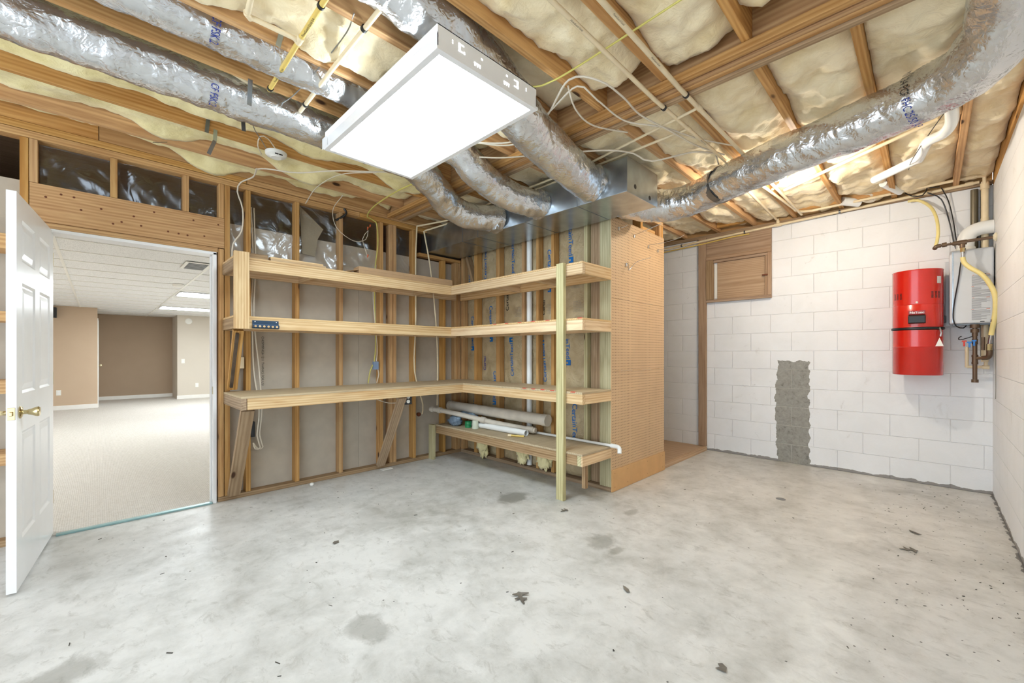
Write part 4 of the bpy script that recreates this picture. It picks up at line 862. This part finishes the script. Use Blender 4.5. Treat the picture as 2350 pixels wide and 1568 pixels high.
# pipes along the back block wall
pipe('cream pipe along the top of the block wall with a tee', [[(5.43, 2.75, 2.625), (5.43, 2.2, 2.64), (5.43, 1.22, 2.672), (5.43, -.3, 2.712)], [(5.43, 1.21, 2.672), (5.43, 1.215, 2.74)]], .0135, CPVC, joints=(((5.43, 1.21, 2.672), (0, 1, 0), .019, .07), ((5.43, 1.21, 2.70), (0, 0, 1), .018, .03), ((5.43, -.24, 2.712), (0, 1, 0), .018, .05)), clips=(((5.43, 2.3, 2.637), (0, 1, 0)), ((5.43, 1.55, 2.66), (0, 1, 0)), ((5.43, .66, 2.685), (0, 1, 0))), clipm=DARKMETAL)
pipe('yellowed pipe hanging just below the cream wall pipe', [[(5.43, 2.75, 2.585), (5.43, 2.0, 2.61)], smooth_path([(5.43, 2.0, 2.61), (5.43, 1.7, 2.63), (5.43, 1.5, 2.63)], .05)], .008, CPVCY)
pipe('cream pipe turning from the joist bay onto the block wall', [[(3.9, 1.06, 2.70), (5.06, .98, 2.70)], smooth_path([(5.05, .98, 2.70), (5.2, .955, 2.705), (5.27, .87, 2.71)], .02), [(5.27, .88, 2.71), (5.33, -.28, 2.742)], [(5.33, -.27, 2.742), (5.36, -.33, 2.735)], [(5.36, -.325, 2.735), (5.39, -.33, 2.66)]], .0125, CPVC, joints=(((5.07, .978, 2.70), (1, 0, 0), .016, .05), ((5.33, -.24, 2.742), (0, 1, 0), .017, .05)))
pipe('cream pipe crossing joists to the wall pipe tee', [[(3.9, 1.16, 2.70), (5.0, 1.19, 2.70), (5.40, 1.22, 2.73)]], .0125, CPVC)
pipe('cream pipe pair running beside the long foil duct', [[(3.7, .42, 2.70), (3.62, -.02, 2.70)], [(3.62, .0, 2.70), (3.6, -.02, 2.78)], [(4.4, .93, 2.70), (3.75, -.04, 2.70)], [(4.3, 1.0, 2.70), (3.66, .35, 2.70)]], .0125, CPVC)
pipe('white drain pipe with an S-bend slanting under the joists', [smooth_path([(3.52, -.08, 2.72), (3.60, -.09, 2.66), (3.70, -.09, 2.63), (3.78, -.06, 2.61), (3.86, -.0, 2.62), (3.97, .02, 2.64)], .02), [(3.96, .02, 2.64), (4.22, .06, 2.63)], [(4.20, .055, 2.63), (4.62, .33, 2.68)]], .031, PVC, name='drain_pipe', joints=())
for o in [x for x in bpy.data.objects if x.parent and x.parent.get('label', '').startswith('white drain pipe with an S')]: pass
pipe('short white pipe stub poking through the sill above the block wall', [[(5.25, .62, 2.74), (5.36, .50, 2.72)]], .04, PVC, name='drain_pipe')
pipe('second white pipe end resting above the wall sill', [[(5.0, .30, 2.75), (5.30, .20, 2.73)]], .03, PVC, name='drain_pipe')
co = empty('cable_coil', (5.33, .47, 2.74), 'coiled white cable tucked above the wall pipe', 'cable')
for k in range(5):
    c_ = Vector((5.33-.006*k, .42+.006*k, 2.735)); P = [c_+Vector((.02*math.sin(a*2), .055*math.cos(a)*(1-k*.06), .04*math.sin(a)*(1-k*.05))) for a in [i*2*math.pi/20 for i in range(21)]]
    MB().tube(P, .004, 6).build('coil_loop', CREAMW, co, smooth=True)
cable('thin grey wire strung below the foil duct to the side wall', [(3.60, -.1, 2.68), (3.45, -.2, 2.69), (3.3, -.25, 2.70), (3.0, -.36, 2.70)], .003, WIREM)
cable('thin black wire hanging beside the S-bend pipe', [(3.45, -.12, 2.70), (3.75, -.02, 2.66), (4.1, .09, 2.60), (4.5, .12, 2.66)], .0025, BLACK)

# perforated steel straps hanging under the joists
def strap(label, P, wd=.022):
    o = empty('pipe_strap', P[0], label, 'strap', 'perforated straps under the joists')
    for a, b_ in zip(P, P[1:]): beam('strap_band', a, b_, wd, .0018, METAL if len(P) > 2 else DARKMETAL, o, up=(0, 1, .01) if abs(a[2]-b_[2]) > .05 else (0, 0, 1), bevel=0)
strap('dark perforated strap hanging long beside the first yellow pipe', [(.585, 2.645, 2.84), (.59, 2.62, 2.72), (.585, 2.62, 2.575)])
strap('dark perforated strap hanging short below the second foil duct', [(.635, 3.01, 2.74), (.64, 3.0, 2.60)])
strap('bent galvanized strap hanging longest under the third joist', [(.565, 3.42, 2.74), (.56, 3.41, 2.66), (.526, 3.415, 2.56)])
strap('short galvanized strap under the third joist', [(.524, 3.415, 2.80), (.515, 3.415, 2.70)])
strap('small curled strap below the joist nearest the stud wall', [(.348, 3.82, 2.722), (.30, 3.815, 2.70), (.27, 3.81, 2.69)], .016)
strap('galvanized strap hanging at the top left of the joists', [(.633, 2.205, 2.90), (.625, 2.20, 2.76), (.61, 2.20, 2.69)])
# small electrical things on the left stud wall
tag(bx('outlet_box', .818, .884, 4.125, 4.16, 1.094, 1.191, CPVC), 'cream wiring block between the two studs left of the bench', 'box')
tag(bx('junction_box', 2.035, 2.09, 4.085, 4.119, 1.054, 1.138, BOXBLUE), 'blue-grey electrical box on the stud above the bench', 'box')
tag(bx('outlet_box', .936, .965, 4.125, 4.18, .50, .63, BLACK), 'black electrical box on the stud below the bench', 'box')
ob = empty('power_outlet', (2.15, 3.6, .78), 'black-plated double outlet on top of the bench brace', 'outlet')
def OM(c): return Matrix.Translation(c) @ Matrix.Rotation(math.radians(-18), 4, 'Z')
om = OM((2.15, 3.60, .775)); MB().box(-.035, .035, -.004, .004, -.052, .05).build('cover_plate', BLACK, ob, m=om, bevel=.002); MB().box(-.028, .028, .004, .05, -.045, .045).build('outlet_box', CPVCY, ob, m=om)
for z in (-.022, .022): MB().lathe([(0, -.007), (.016, -.0065), (.017, -.004)], (0, 0, z), 20, 'y').build('socket', WHITEP, ob, m=om, smooth=True)
cable('thin white cable running under the bench to the outlet', [(1.92, 4.0, .80), (1.98, 3.9, .76), (2.05, 3.8, .73), (2.10, 3.66, .74)], .004, CREAMW)
PAPER = plain('loose_facing_paper', (150, 140, 120), .7, bump=.004)
MB().prism([(1.345, 4.19, 2.615), (1.555, 4.17, 2.43), (1.50, 4.165, 2.32), (1.475, 4.16, 2.15), (1.36, 4.16, 2.16)], (0, .003, 0)).build('loose_paper', PAPER); tag(bpy.data.objects['loose_paper'], 'loose grey paper flap folded down between studs above the shelf', 'paper')
bf = empty('pipe_stub', (2.60, 4.1, .52), 'rusty round valve stub on the lower stud wall', 'valve'); MB().lathe([(0, 4.085), (.02, 4.087), (.024, 4.10), (.02, 4.12)], (2.585, 0, .53), 18, 'y').build('flange', RUST, bf, smooth=True)

# ------------------------------------------------------------ central vacuum canister
cx, cy = 5.285, .084; R = .168
cv = empty('vacuum_canister', (cx, cy, 1.03), 'tall red metal vacuum canister hung on the white block wall', 'vacuum')
MB().lathe([(0, 1.965), (R, 1.965), (R+.002, 1.96), (R, 1.955), (R, 1.657), (R-.002, 1.655), (R, 1.652), (R, 1.455)], (cx, cy, 0), 64).build('motor_housing', RED, cv, smooth=True)
MB().lathe([(R, 1.43), (R, 1.283), (R+.003, 1.28), (R, 1.276), (R, 1.035), (R-.004, 1.03), (0, 1.03)], (cx, cy, 0), 64).build('dirt_bin', RED, cv, smooth=True)
MB().lathe([(R-.003, 1.432), (R+.006, 1.434), (R+.009, 1.443), (R+.006, 1.453), (R-.003, 1.455)], (cx, cy, 0), 64).build('rubber_band', BLACK, cv, smooth=True)
def cyl_patch(name, a0, a1, z0, z1, mat, par, rr=R+.0012, n=8):
    b = MB(); V = []
    for i in range(n+1):
        a = a0+(a1-a0)*i/n
        for z in (z0, z1): V.append((cx+rr*math.cos(a), cy+rr*math.sin(a), z))
    return b.add(V, [(2*i, 2*i+2, 2*i+3, 2*i+1) for i in range(n)]).build(name, mat, par)
for a_c in (2.12, 2.3, 2.48, 3.75, 3.92, 4.09):
    for k in range(5): cyl_patch('vent_slot', a_c-.05, a_c+.05, 1.665+.045+k*.0115, 1.671+.045+k*.0115, BLACK, cv)
af = math.pi+.02; nx_ = Vector((math.cos(af), math.sin(af), 0)); tx = Vector((-nx_.y, nx_.x, 0))*1
if tx.y > 0: tx = -tx
tx = Vector((0, -1, 0)); fx = cx-R
bx('name_plate', fx-.006, fx+.01, cy-.053, cy+.053, 1.568, 1.60, plain('dark_red_plate', (150, 20, 20), .3), cv, bevel=.001)
lettering('brand_text', 'NuTone', .0285, (fx-.0065, cy+.047, 1.574), (0, -.95, 0), (0, 0, 1), INK_WHITE, cv, bold=.0025)
MB().prism([(fx+.004, cy-.056, 1.484), (fx-.030, cy-.056, 1.489), (fx-.030, cy-.056, 1.554), (fx+.004, cy-.056, 1.566)], (0, .112, 0)).build('exhaust_cover', BLACK, cv, bevel=.006)
MB().lathe([(0, -.004), (.006, -.003), (.0085, 0)], (fx, cy+.0, 1.673), 16, 'x').build('reset_button', WHITEP, cv, smooth=True)
cyl_patch('paper_label', 3.98, 4.22, 1.835, 1.895, LABELM, cv)
MB().tube([(cx-.10, cy-.14, 1.445), (cx-.12, cy-.15, 1.40), (cx-.115, cy-.145, 1.37)], .007, 8).build('latch', STEEL, cv, smooth=True)
MB().prism([(cx-.13, cy-.14, 1.36), (cx-.135, cy-.165, 1.285), (cx-.12, cy-.115, 1.285)], (-.002, 0, 0)).build('hang_tag', WHITEP, cv)
bx('wall_bracket', cx+.12, XC, cy-.14, cy+.14, 1.80, 1.90, STEEL, cv); bx('intake_stub', 5.38, 5.47, -.10, -.07, 1.5, 1.56, BLACK, cv)

# ------------------------------------------------------------ tankless water heater and its pipes
hw = empty('water_heater', (5.36, -.25, 1.475), 'grey wall-hung tankless water heater in the corner', 'water heater')
MB().box(5.26, 5.44, -.372, -.118, 1.478, 2.112).build('casing', HEATER, hw, bevel=.012)
MB().box(5.44, 5.46, -.376, -.095, 1.47, 2.05).build('back_plate', HEATER, hw, bevel=.003)
MB().box(5.258, 5.2602, -.142, -.134, 1.49, 2.10).build('edge_seam', METAL, hw)
MB().box(5.30, 5.42, -.36, -.14, 1.465, 1.479).build('bottom_panel', DARKMETAL, hw)
ls = MB(); rs = MB(); zz = 1.90; rn = random.Random(3)
L_ = empty('x', (0, 0, 0)); bpy.data.objects.remove(L_)
for k in range(44):
    z = 1.885-k*.0088
    if k % 11 in (0,): rs.box(5.2585, 5.2597, -.262, -.245 if k % 2 else -.252, z, z+.003); rs.box(5.2585, 5.2597, -.35, -.33, z, z+.003); continue
    e = rn.choice((.0, .0, .02, .05))
    ls.box(5.2585, 5.2597, -.352+e, -.248, z, z+.0032)
ls.build('warning_text_lines', INK_GREY, hw); rs.build('orange_text_lines', INK_ORG, hw)
tb = MB().box(5.2585, 5.2597, -.31, -.275, 1.90, 1.905).box(5.2585, 5.2597, -.33, -.30, 1.888, 1.893).box(5.2585, 5.2597, -.32, -.295, 1.478+.01, 1.494).build('bold_text_lines', INK_BLK, hw)
fl_ = empty('exhaust_vent', (5.36, -.25, 2.11), 'white plastic vent elbow above the water heater', 'vent pipe')
MB().tube(smooth_path([(5.35, -.215, 2.112), (5.35, -.215, 2.19), (5.35, -.24, 2.26), (5.35, -.30, 2.292), (5.35, -.378, 2.295)], .015), .056, 32).build('elbow', PVC, fl_, smooth=True)
MB().lathe([(.06, 2.112), (.062, 2.12), (.06, 2.14), (.057, 2.142)], (5.35, -.215, 0), 28).build('collar', WHITEP, fl_, smooth=True)
pipe('tall cream pipe rising in the corner behind the vent elbow', [[(5.40, -.33, 1.15), (5.40, -.33, 2.70)]], .022, CPVC, joints=(((5.40, -.33, 2.66), (0, 0, 1), .027, .05), ((5.40, -.33, 2.36), (0, 0, 1), .025, .05)))
pipe('brown metal conduit on the block wall above the heater, left one', [[(5.455, -.272, 2.13), (5.455, -.272, 2.66)]], .024, DGREY, name='conduit')
pipe('brown metal conduit on the block wall above the heater, right one', [[(5.455, -.325, 1.2), (5.455, -.325, 2.66)]], .018, DGREY, name='conduit')
gs = empty('gas_pipe', (5.15, -.2, 2.15), 'rusty iron gas pipe with a tee above the water heater', 'pipe')
MB().tube([(5.15, -.175, 2.160), (5.15, -.378, 2.166)], .0125, 16).build('pipe_run', IRON, gs, smooth=True)
MB().tube([(5.15, -.045, 2.150), (5.15, -.175, 2.158)], .010, 16).build('pipe_run', IRON, gs, smooth=True)
for y0, y1, r in ((-.07, -.10, .019), (-.135, -.165, .018), (-.165, -.215, .021), (-.125, -.13, .016)): MB().tube([(5.15, y0, 2.153), (5.15, y1, 2.156)], r, 10).build('coupling', IRON, gs, smooth=True)
MB().tube(smooth_path([(5.15, -.065, 2.151), (5.15, -.04, 2.150), (5.15, -.03, 2.140), (5.16, -.028, 2.135)], .006), .016, 14).build('elbow', IRON, gs, smooth=True)
MB().tube([(5.15, -.19, 2.157), (5.15, -.19, 2.11)], .017, 14).build('tee_leg', IRON, gs, smooth=True); MB().tube([(5.15, -.19, 2.112), (5.15, -.19, 2.075)], .0155, 6).build('brass_nut', BRASS, gs)
MB().lathe([(0, -.385), (.03, -.384), (.035, -.372), (.02, -.36), (.013, -.358)], (5.15, 0, 2.167), 14, 'y').build('sealant', FOAMW, gs)
gh = empty('gas_hose', (5.15, -.19, 2.07), 'yellow flexible gas hose curving in front of the water heater', 'hose')
MB().tube([(5.15, -.19, 2.078), (5.15, -.192, 2.02)], .0095, 14).build('end_fitting', STEEL, gh, smooth=True)
MB().tube(smooth_path([(5.15, -.192, 2.03), (5.15, -.200, 1.985), (5.15, -.235, 1.935), (5.14, -.29, 1.88), (5.13, -.335, 1.80), (5.13, -.366, 1.70), (5.14, -.372, 1.60), (5.16, -.366, 1.50), (5.2, -.352, 1.375)], .02), .0165, 16).build('hose', GASY, gh, smooth=True)
MB().tube([(5.205, -.352, 1.38), (5.225, -.344, 1.30)], .0105, 14).build('end_fitting', STEEL, gh, smooth=True); MB().tube([(5.165, -.364, 1.50), (5.17, -.363, 1.48)], .0185, 14).build('hose_clamp', STEEL, gh, smooth=True)
lp = empty('gas_pipe', (5.26, -.26, 1.0), 'iron pipe drop with a tee and cap below the water heater', 'pipe')
MB().tube([(5.30, -.268, 1.47), (5.30, -.268, 1.0)], .0145, 16).build('pipe_run', IRON, lp, smooth=True); MB().tube([(5.30, -.268, 1.18), (5.27, -.325, 1.185)], .0125, 14).build('pipe_run', IRON, lp, smooth=True)
for z0, z1, r in ((1.21, 1.19, .02), (1.15, 1.13, .02), (1.19, 1.15, .018), (1.0, .975, .022), (1.47, 1.44, .03), (1.43, 1.40, .026), (1.40, 1.37, .018), (1.345, 1.30, .018)): MB().tube([(5.30, -.268, z0), (5.30, -.268, z1)], r, 12).build('coupling', IRON, lp, smooth=True)
MB().tube(smooth_path([(5.28, -.31, 1.184), (5.255, -.338, 1.19), (5.235, -.345, 1.215), (5.23, -.345, 1.25)], .01), .0185, 14).build('elbow', IRON, lp, smooth=True); MB().tube([(5.23, -.345, 1.245), (5.225, -.345, 1.30)], .018, 8).build('brass_nut', BRASS, lp)
pipe('cream water pipes below the water heater', [[(5.38, -.275, 1.30), (5.38, -.275, 1.16)], [(5.38, -.225, 1.28), (5.38, -.225, 1.10)], [(5.38, -.225, 1.105), (5.38, -.335, 1.105)], [(5.38, -.335, 1.10), (5.38, -.335, 1.15)]], .012, CPVC, joints=(((5.38, -.335, 1.105), (0, 1, 0), .017, .04),))
sv = empty('service_valve', (5.30, -.24, 1.34), 'red and blue handled service valves under the water heater', 'valve')
MB().tube([(5.30, -.315, 1.36), (5.30, -.315, 1.25)], .011, 12).build('valve_body', IRON, sv, smooth=True)
for c_, m_ in (((5.275, -.205, 1.315), REDP), ((5.275, -.236, 1.305), BLUEP), ((5.27, -.262, 1.318), BLUEP)):
    b = MB().box(c_[0]-.004, c_[0]+.004, c_[1]-.006, c_[1]+.006, c_[2]-.032, c_[2]+.008).box(c_[0]-.004, c_[0]+.004, c_[1]-.014, c_[1]+.014, c_[2]+.006, c_[2]+.018); b.build('valve_handle', m_, sv, bevel=.002)
MB().tube(smooth_path([(5.29, -.19, 1.37), (5.28, -.175, 1.36), (5.285, -.175, 1.34), (5.295, -.20, 1.345), (5.30, -.26, 1.37)], .01), .0035, 8).build('drain_cap_strap', BLACK, sv, smooth=True)
cable('yellow gas tube coming down from the wall top to the iron pipe', [(5.43, .15, 2.66), (5.42, .08, 2.65), (5.38, .0, 2.56), (5.30, -.04, 2.42), (5.2, -.048, 2.26), (5.16, -.032, 2.15)], .012, GASY, 'gas_hose', 'hose', n=12)
cable('black cord hanging from the wall top to the water heater, left one', [(5.40, .02, 2.70), (5.42, -.07, 2.62), (5.45, -.12, 2.42), (5.46, -.15, 2.22), (5.47, -.17, 2.14)], .005, BLACK)
cable('black cord hanging from the wall top to the water heater, right one', [(5.40, -.07, 2.72), (5.44, -.115, 2.6), (5.45, -.145, 2.42), (5.46, -.165, 2.24), (5.47, -.19, 2.14)], .004, BLACK)
cable('black cord running down the front of the water heater', [(5.25, -.21, 2.12), (5.245, -.185, 2.0), (5.25, -.17, 1.85), (5.25, -.145, 1.65), (5.25, -.14, 1.52), (5.25, -.16, 1.455), (5.28, -.20, 1.44), (5.33, -.22, 1.468)], .0045, BLACK)
cable('tangled black cord above the cream wall pipe', [(5.36, .18, 2.74), (5.34, .12, 2.68), (5.35, .05, 2.67), (5.37, .02, 2.74), (5.35, .08, 2.76), (5.36, .0, 2.73), (5.36, -.06, 2.72)], .005, BLACK)
cable('thin grey cord hanging down the side wall in the corner', [(5.2, YD+.004, 2.12), (5.21, YD+.004, 1.5), (5.18, YD+.004, 1.0), (5.2, YD+.004, .85)], .002, WIREM)

# ------------------------------------------------------------ bits on the floor
def leaf(label, x, y, outline, rot, s_=1., curl=.01, cat='leaf', mat=LEAF):
    b = MB(); c_, n_ = math.cos(rot), math.sin(rot); P = [(x+(px*c_-py*n_)*s_, y+(px*n_+py*c_)*s_, .003+curl*abs(px)*8*s_) for px, py in outline]
    b.prism(P, (0, 0, .0016)).build('dry_leaf', mat); o = bpy.context.scene.objects[-1] if False else COL.objects[-1]; tag(o, label, cat)
OAK = [(0, -.06), (.012, -.045), (.045, -.03), (.05, -.022), (.018, -.018), (.012, 0), (.045, .02), (.042, .03), (.012, .022), (.01, .045), (.004, .075), (-.006, .075), (-.008, .04), (-.03, .035), (-.034, .026), (-.01, .012), (-.012, -.015), (-.055, -.01), (-.058, -.02), (-.016, -.042)]
leaf('large grey lobed dry leaf in the middle of the floor', 1.498, 1.444, OAK, 2.6, .8, .02)
leaf('small folded dry leaf right of the large lobed leaf', 1.931, 1.106, [(-.04, -.01), (0, -.018), (.03, -.006), (.045, .006), (.01, .014), (-.03, .01)], .9, .75)
leaf('torn grey leaf near the bottom right of the floor', 1.713, .569, [(-.03, -.02), (.01, -.022), (.032, .0), (.02, .02), (.0, .01), (-.02, .03)], .3, .75)
leaf('small dark curled leaf left of the middle of the floor', 1.082, 2.702, [(-.02, -.014), (.012, -.02), (.03, 0), (.01, .018), (-.012, .01)], .4, 1.)
leaf('dark frayed leaf on the floor beside the tall post foot', 2.566, 2.0, OAK, 1.4, .55, .03)
leaf('small brown curled leaf on the right of the floor near the wall', 3.93, .075, [(-.04, -.006), (.0, -.016), (.04, -.004), (.02, .01), (-.02, .01)], .9, 1.)
leaf('dark crumbled leaf on the right of the floor among specks', 3.57, .09, OAK, .5, .7, .01)
o = MB().lathe([(0, .004), (.03, .004), (.036, .0015)], (4.058, .884, 0), 20).build('floor_drain', INK_GREY, smooth=True); tag(o, 'small round grey plug set in the concrete floor', 'drain')
o = bx('plastic_plate', 2.10, 2.22, 4.02, 4.08, .0005, .008, WHITEP); tag(o, 'small white plastic plate on the floor at the brace foot', 'plate')
MB().lathe([(0, .03), (.016, .024), (.02, .01), (.012, .001), (0, .001)], (1.40, 4.03, 0), 12).build('crumpled_paper', WHITEP); tag(bpy.data.objects['crumpled_paper'], 'tiny crumpled white scrap on the floor by the wall plate', 'scrap')

rn = random.Random(11); b = MB()
for k in range(150):
    x = rn.uniform(-.2, 5.2); y = rn.uniform(.0, 4.0) if k < 90 else rn.uniform(-.33, .25)
    if k >= 90: x = rn.uniform(2.8, 5.2)
    if (x > 2.7 and y > 1.9): continue
    a = rn.uniform(0, 3.14); L = rn.uniform(.003, .014) if k < 60 else rn.uniform(.002, .007); w_ = rn.uniform(.0007, .0025)
    dx, dy = math.cos(a), math.sin(a); P = [(x-dx*L-dy*w_, y-dy*L+dx*w_, .0004), (x+dx*L-dy*w_, y+dy*L+dx*w_, .0004), (x+dx*L+dy*w_, y+dy*L-dx*w_, .0004), (x-dx*L+dy*w_, y-dy*L-dx*w_, .0004)]
    b.prism(P, (0, 0, rn.uniform(.001, .003)))
tag(b.build('floor_debris', plain('dark_debris', (70, 66, 60), .8, var=.3)), 'scattered dark twigs and crumbs lying all over the concrete floor', 'debris', kind='stuff')
b = MB(); rn = random.Random(5)
for k in range(16):
    x = -.25+.062*k+rn.uniform(-.02, .02); z = 2.13+.17*rn.random(); b.lathe([(0, YA-.0015), (.006, YA-.0012), (.007, YA)], (x, 0, z), 8, 'y')
b.build('nail_heads', RUST, [o for o in bpy.data.objects if o.name == 'header_beam'][0])

for nm, sp_ in (('yellow and cream pipe crossing', ((.6765, 2.05), (.6825, 2.50))), ('long cream pipe running under the girder, one nearer', ()),):
    o = [q for q in bpy.data.objects if q.get('label', '').startswith(nm)][0]
    for x, y in sp_: lettering('printed_text', 'FlowGuard Gold 3/4', .017, (x, y, zP-.0125), (0, -1, 0), (-1, 0, 0), INK_BLK, o)
for x, y in ((1.55, .949), (1.9, .953), (1.45, 1.099), (2.9, 1.10)):
    o = [q for q in bpy.data.objects if q.get('label', '').startswith('long cream pipe running under the girder, one '+('nearer' if y < 1 else 'farther'))][0]
    z = 2.69-(.026*(x-.9)/1.34)-.0135 if x < 2.24 else 2.664+.036*(x-2.24)/1.18-.0125
    lettering('printed_text', 'FlowGuard Gold', .013, (x, y+.003, z-.001), (1, 0, 0), (0, -1, 0), INK_BLK, o)
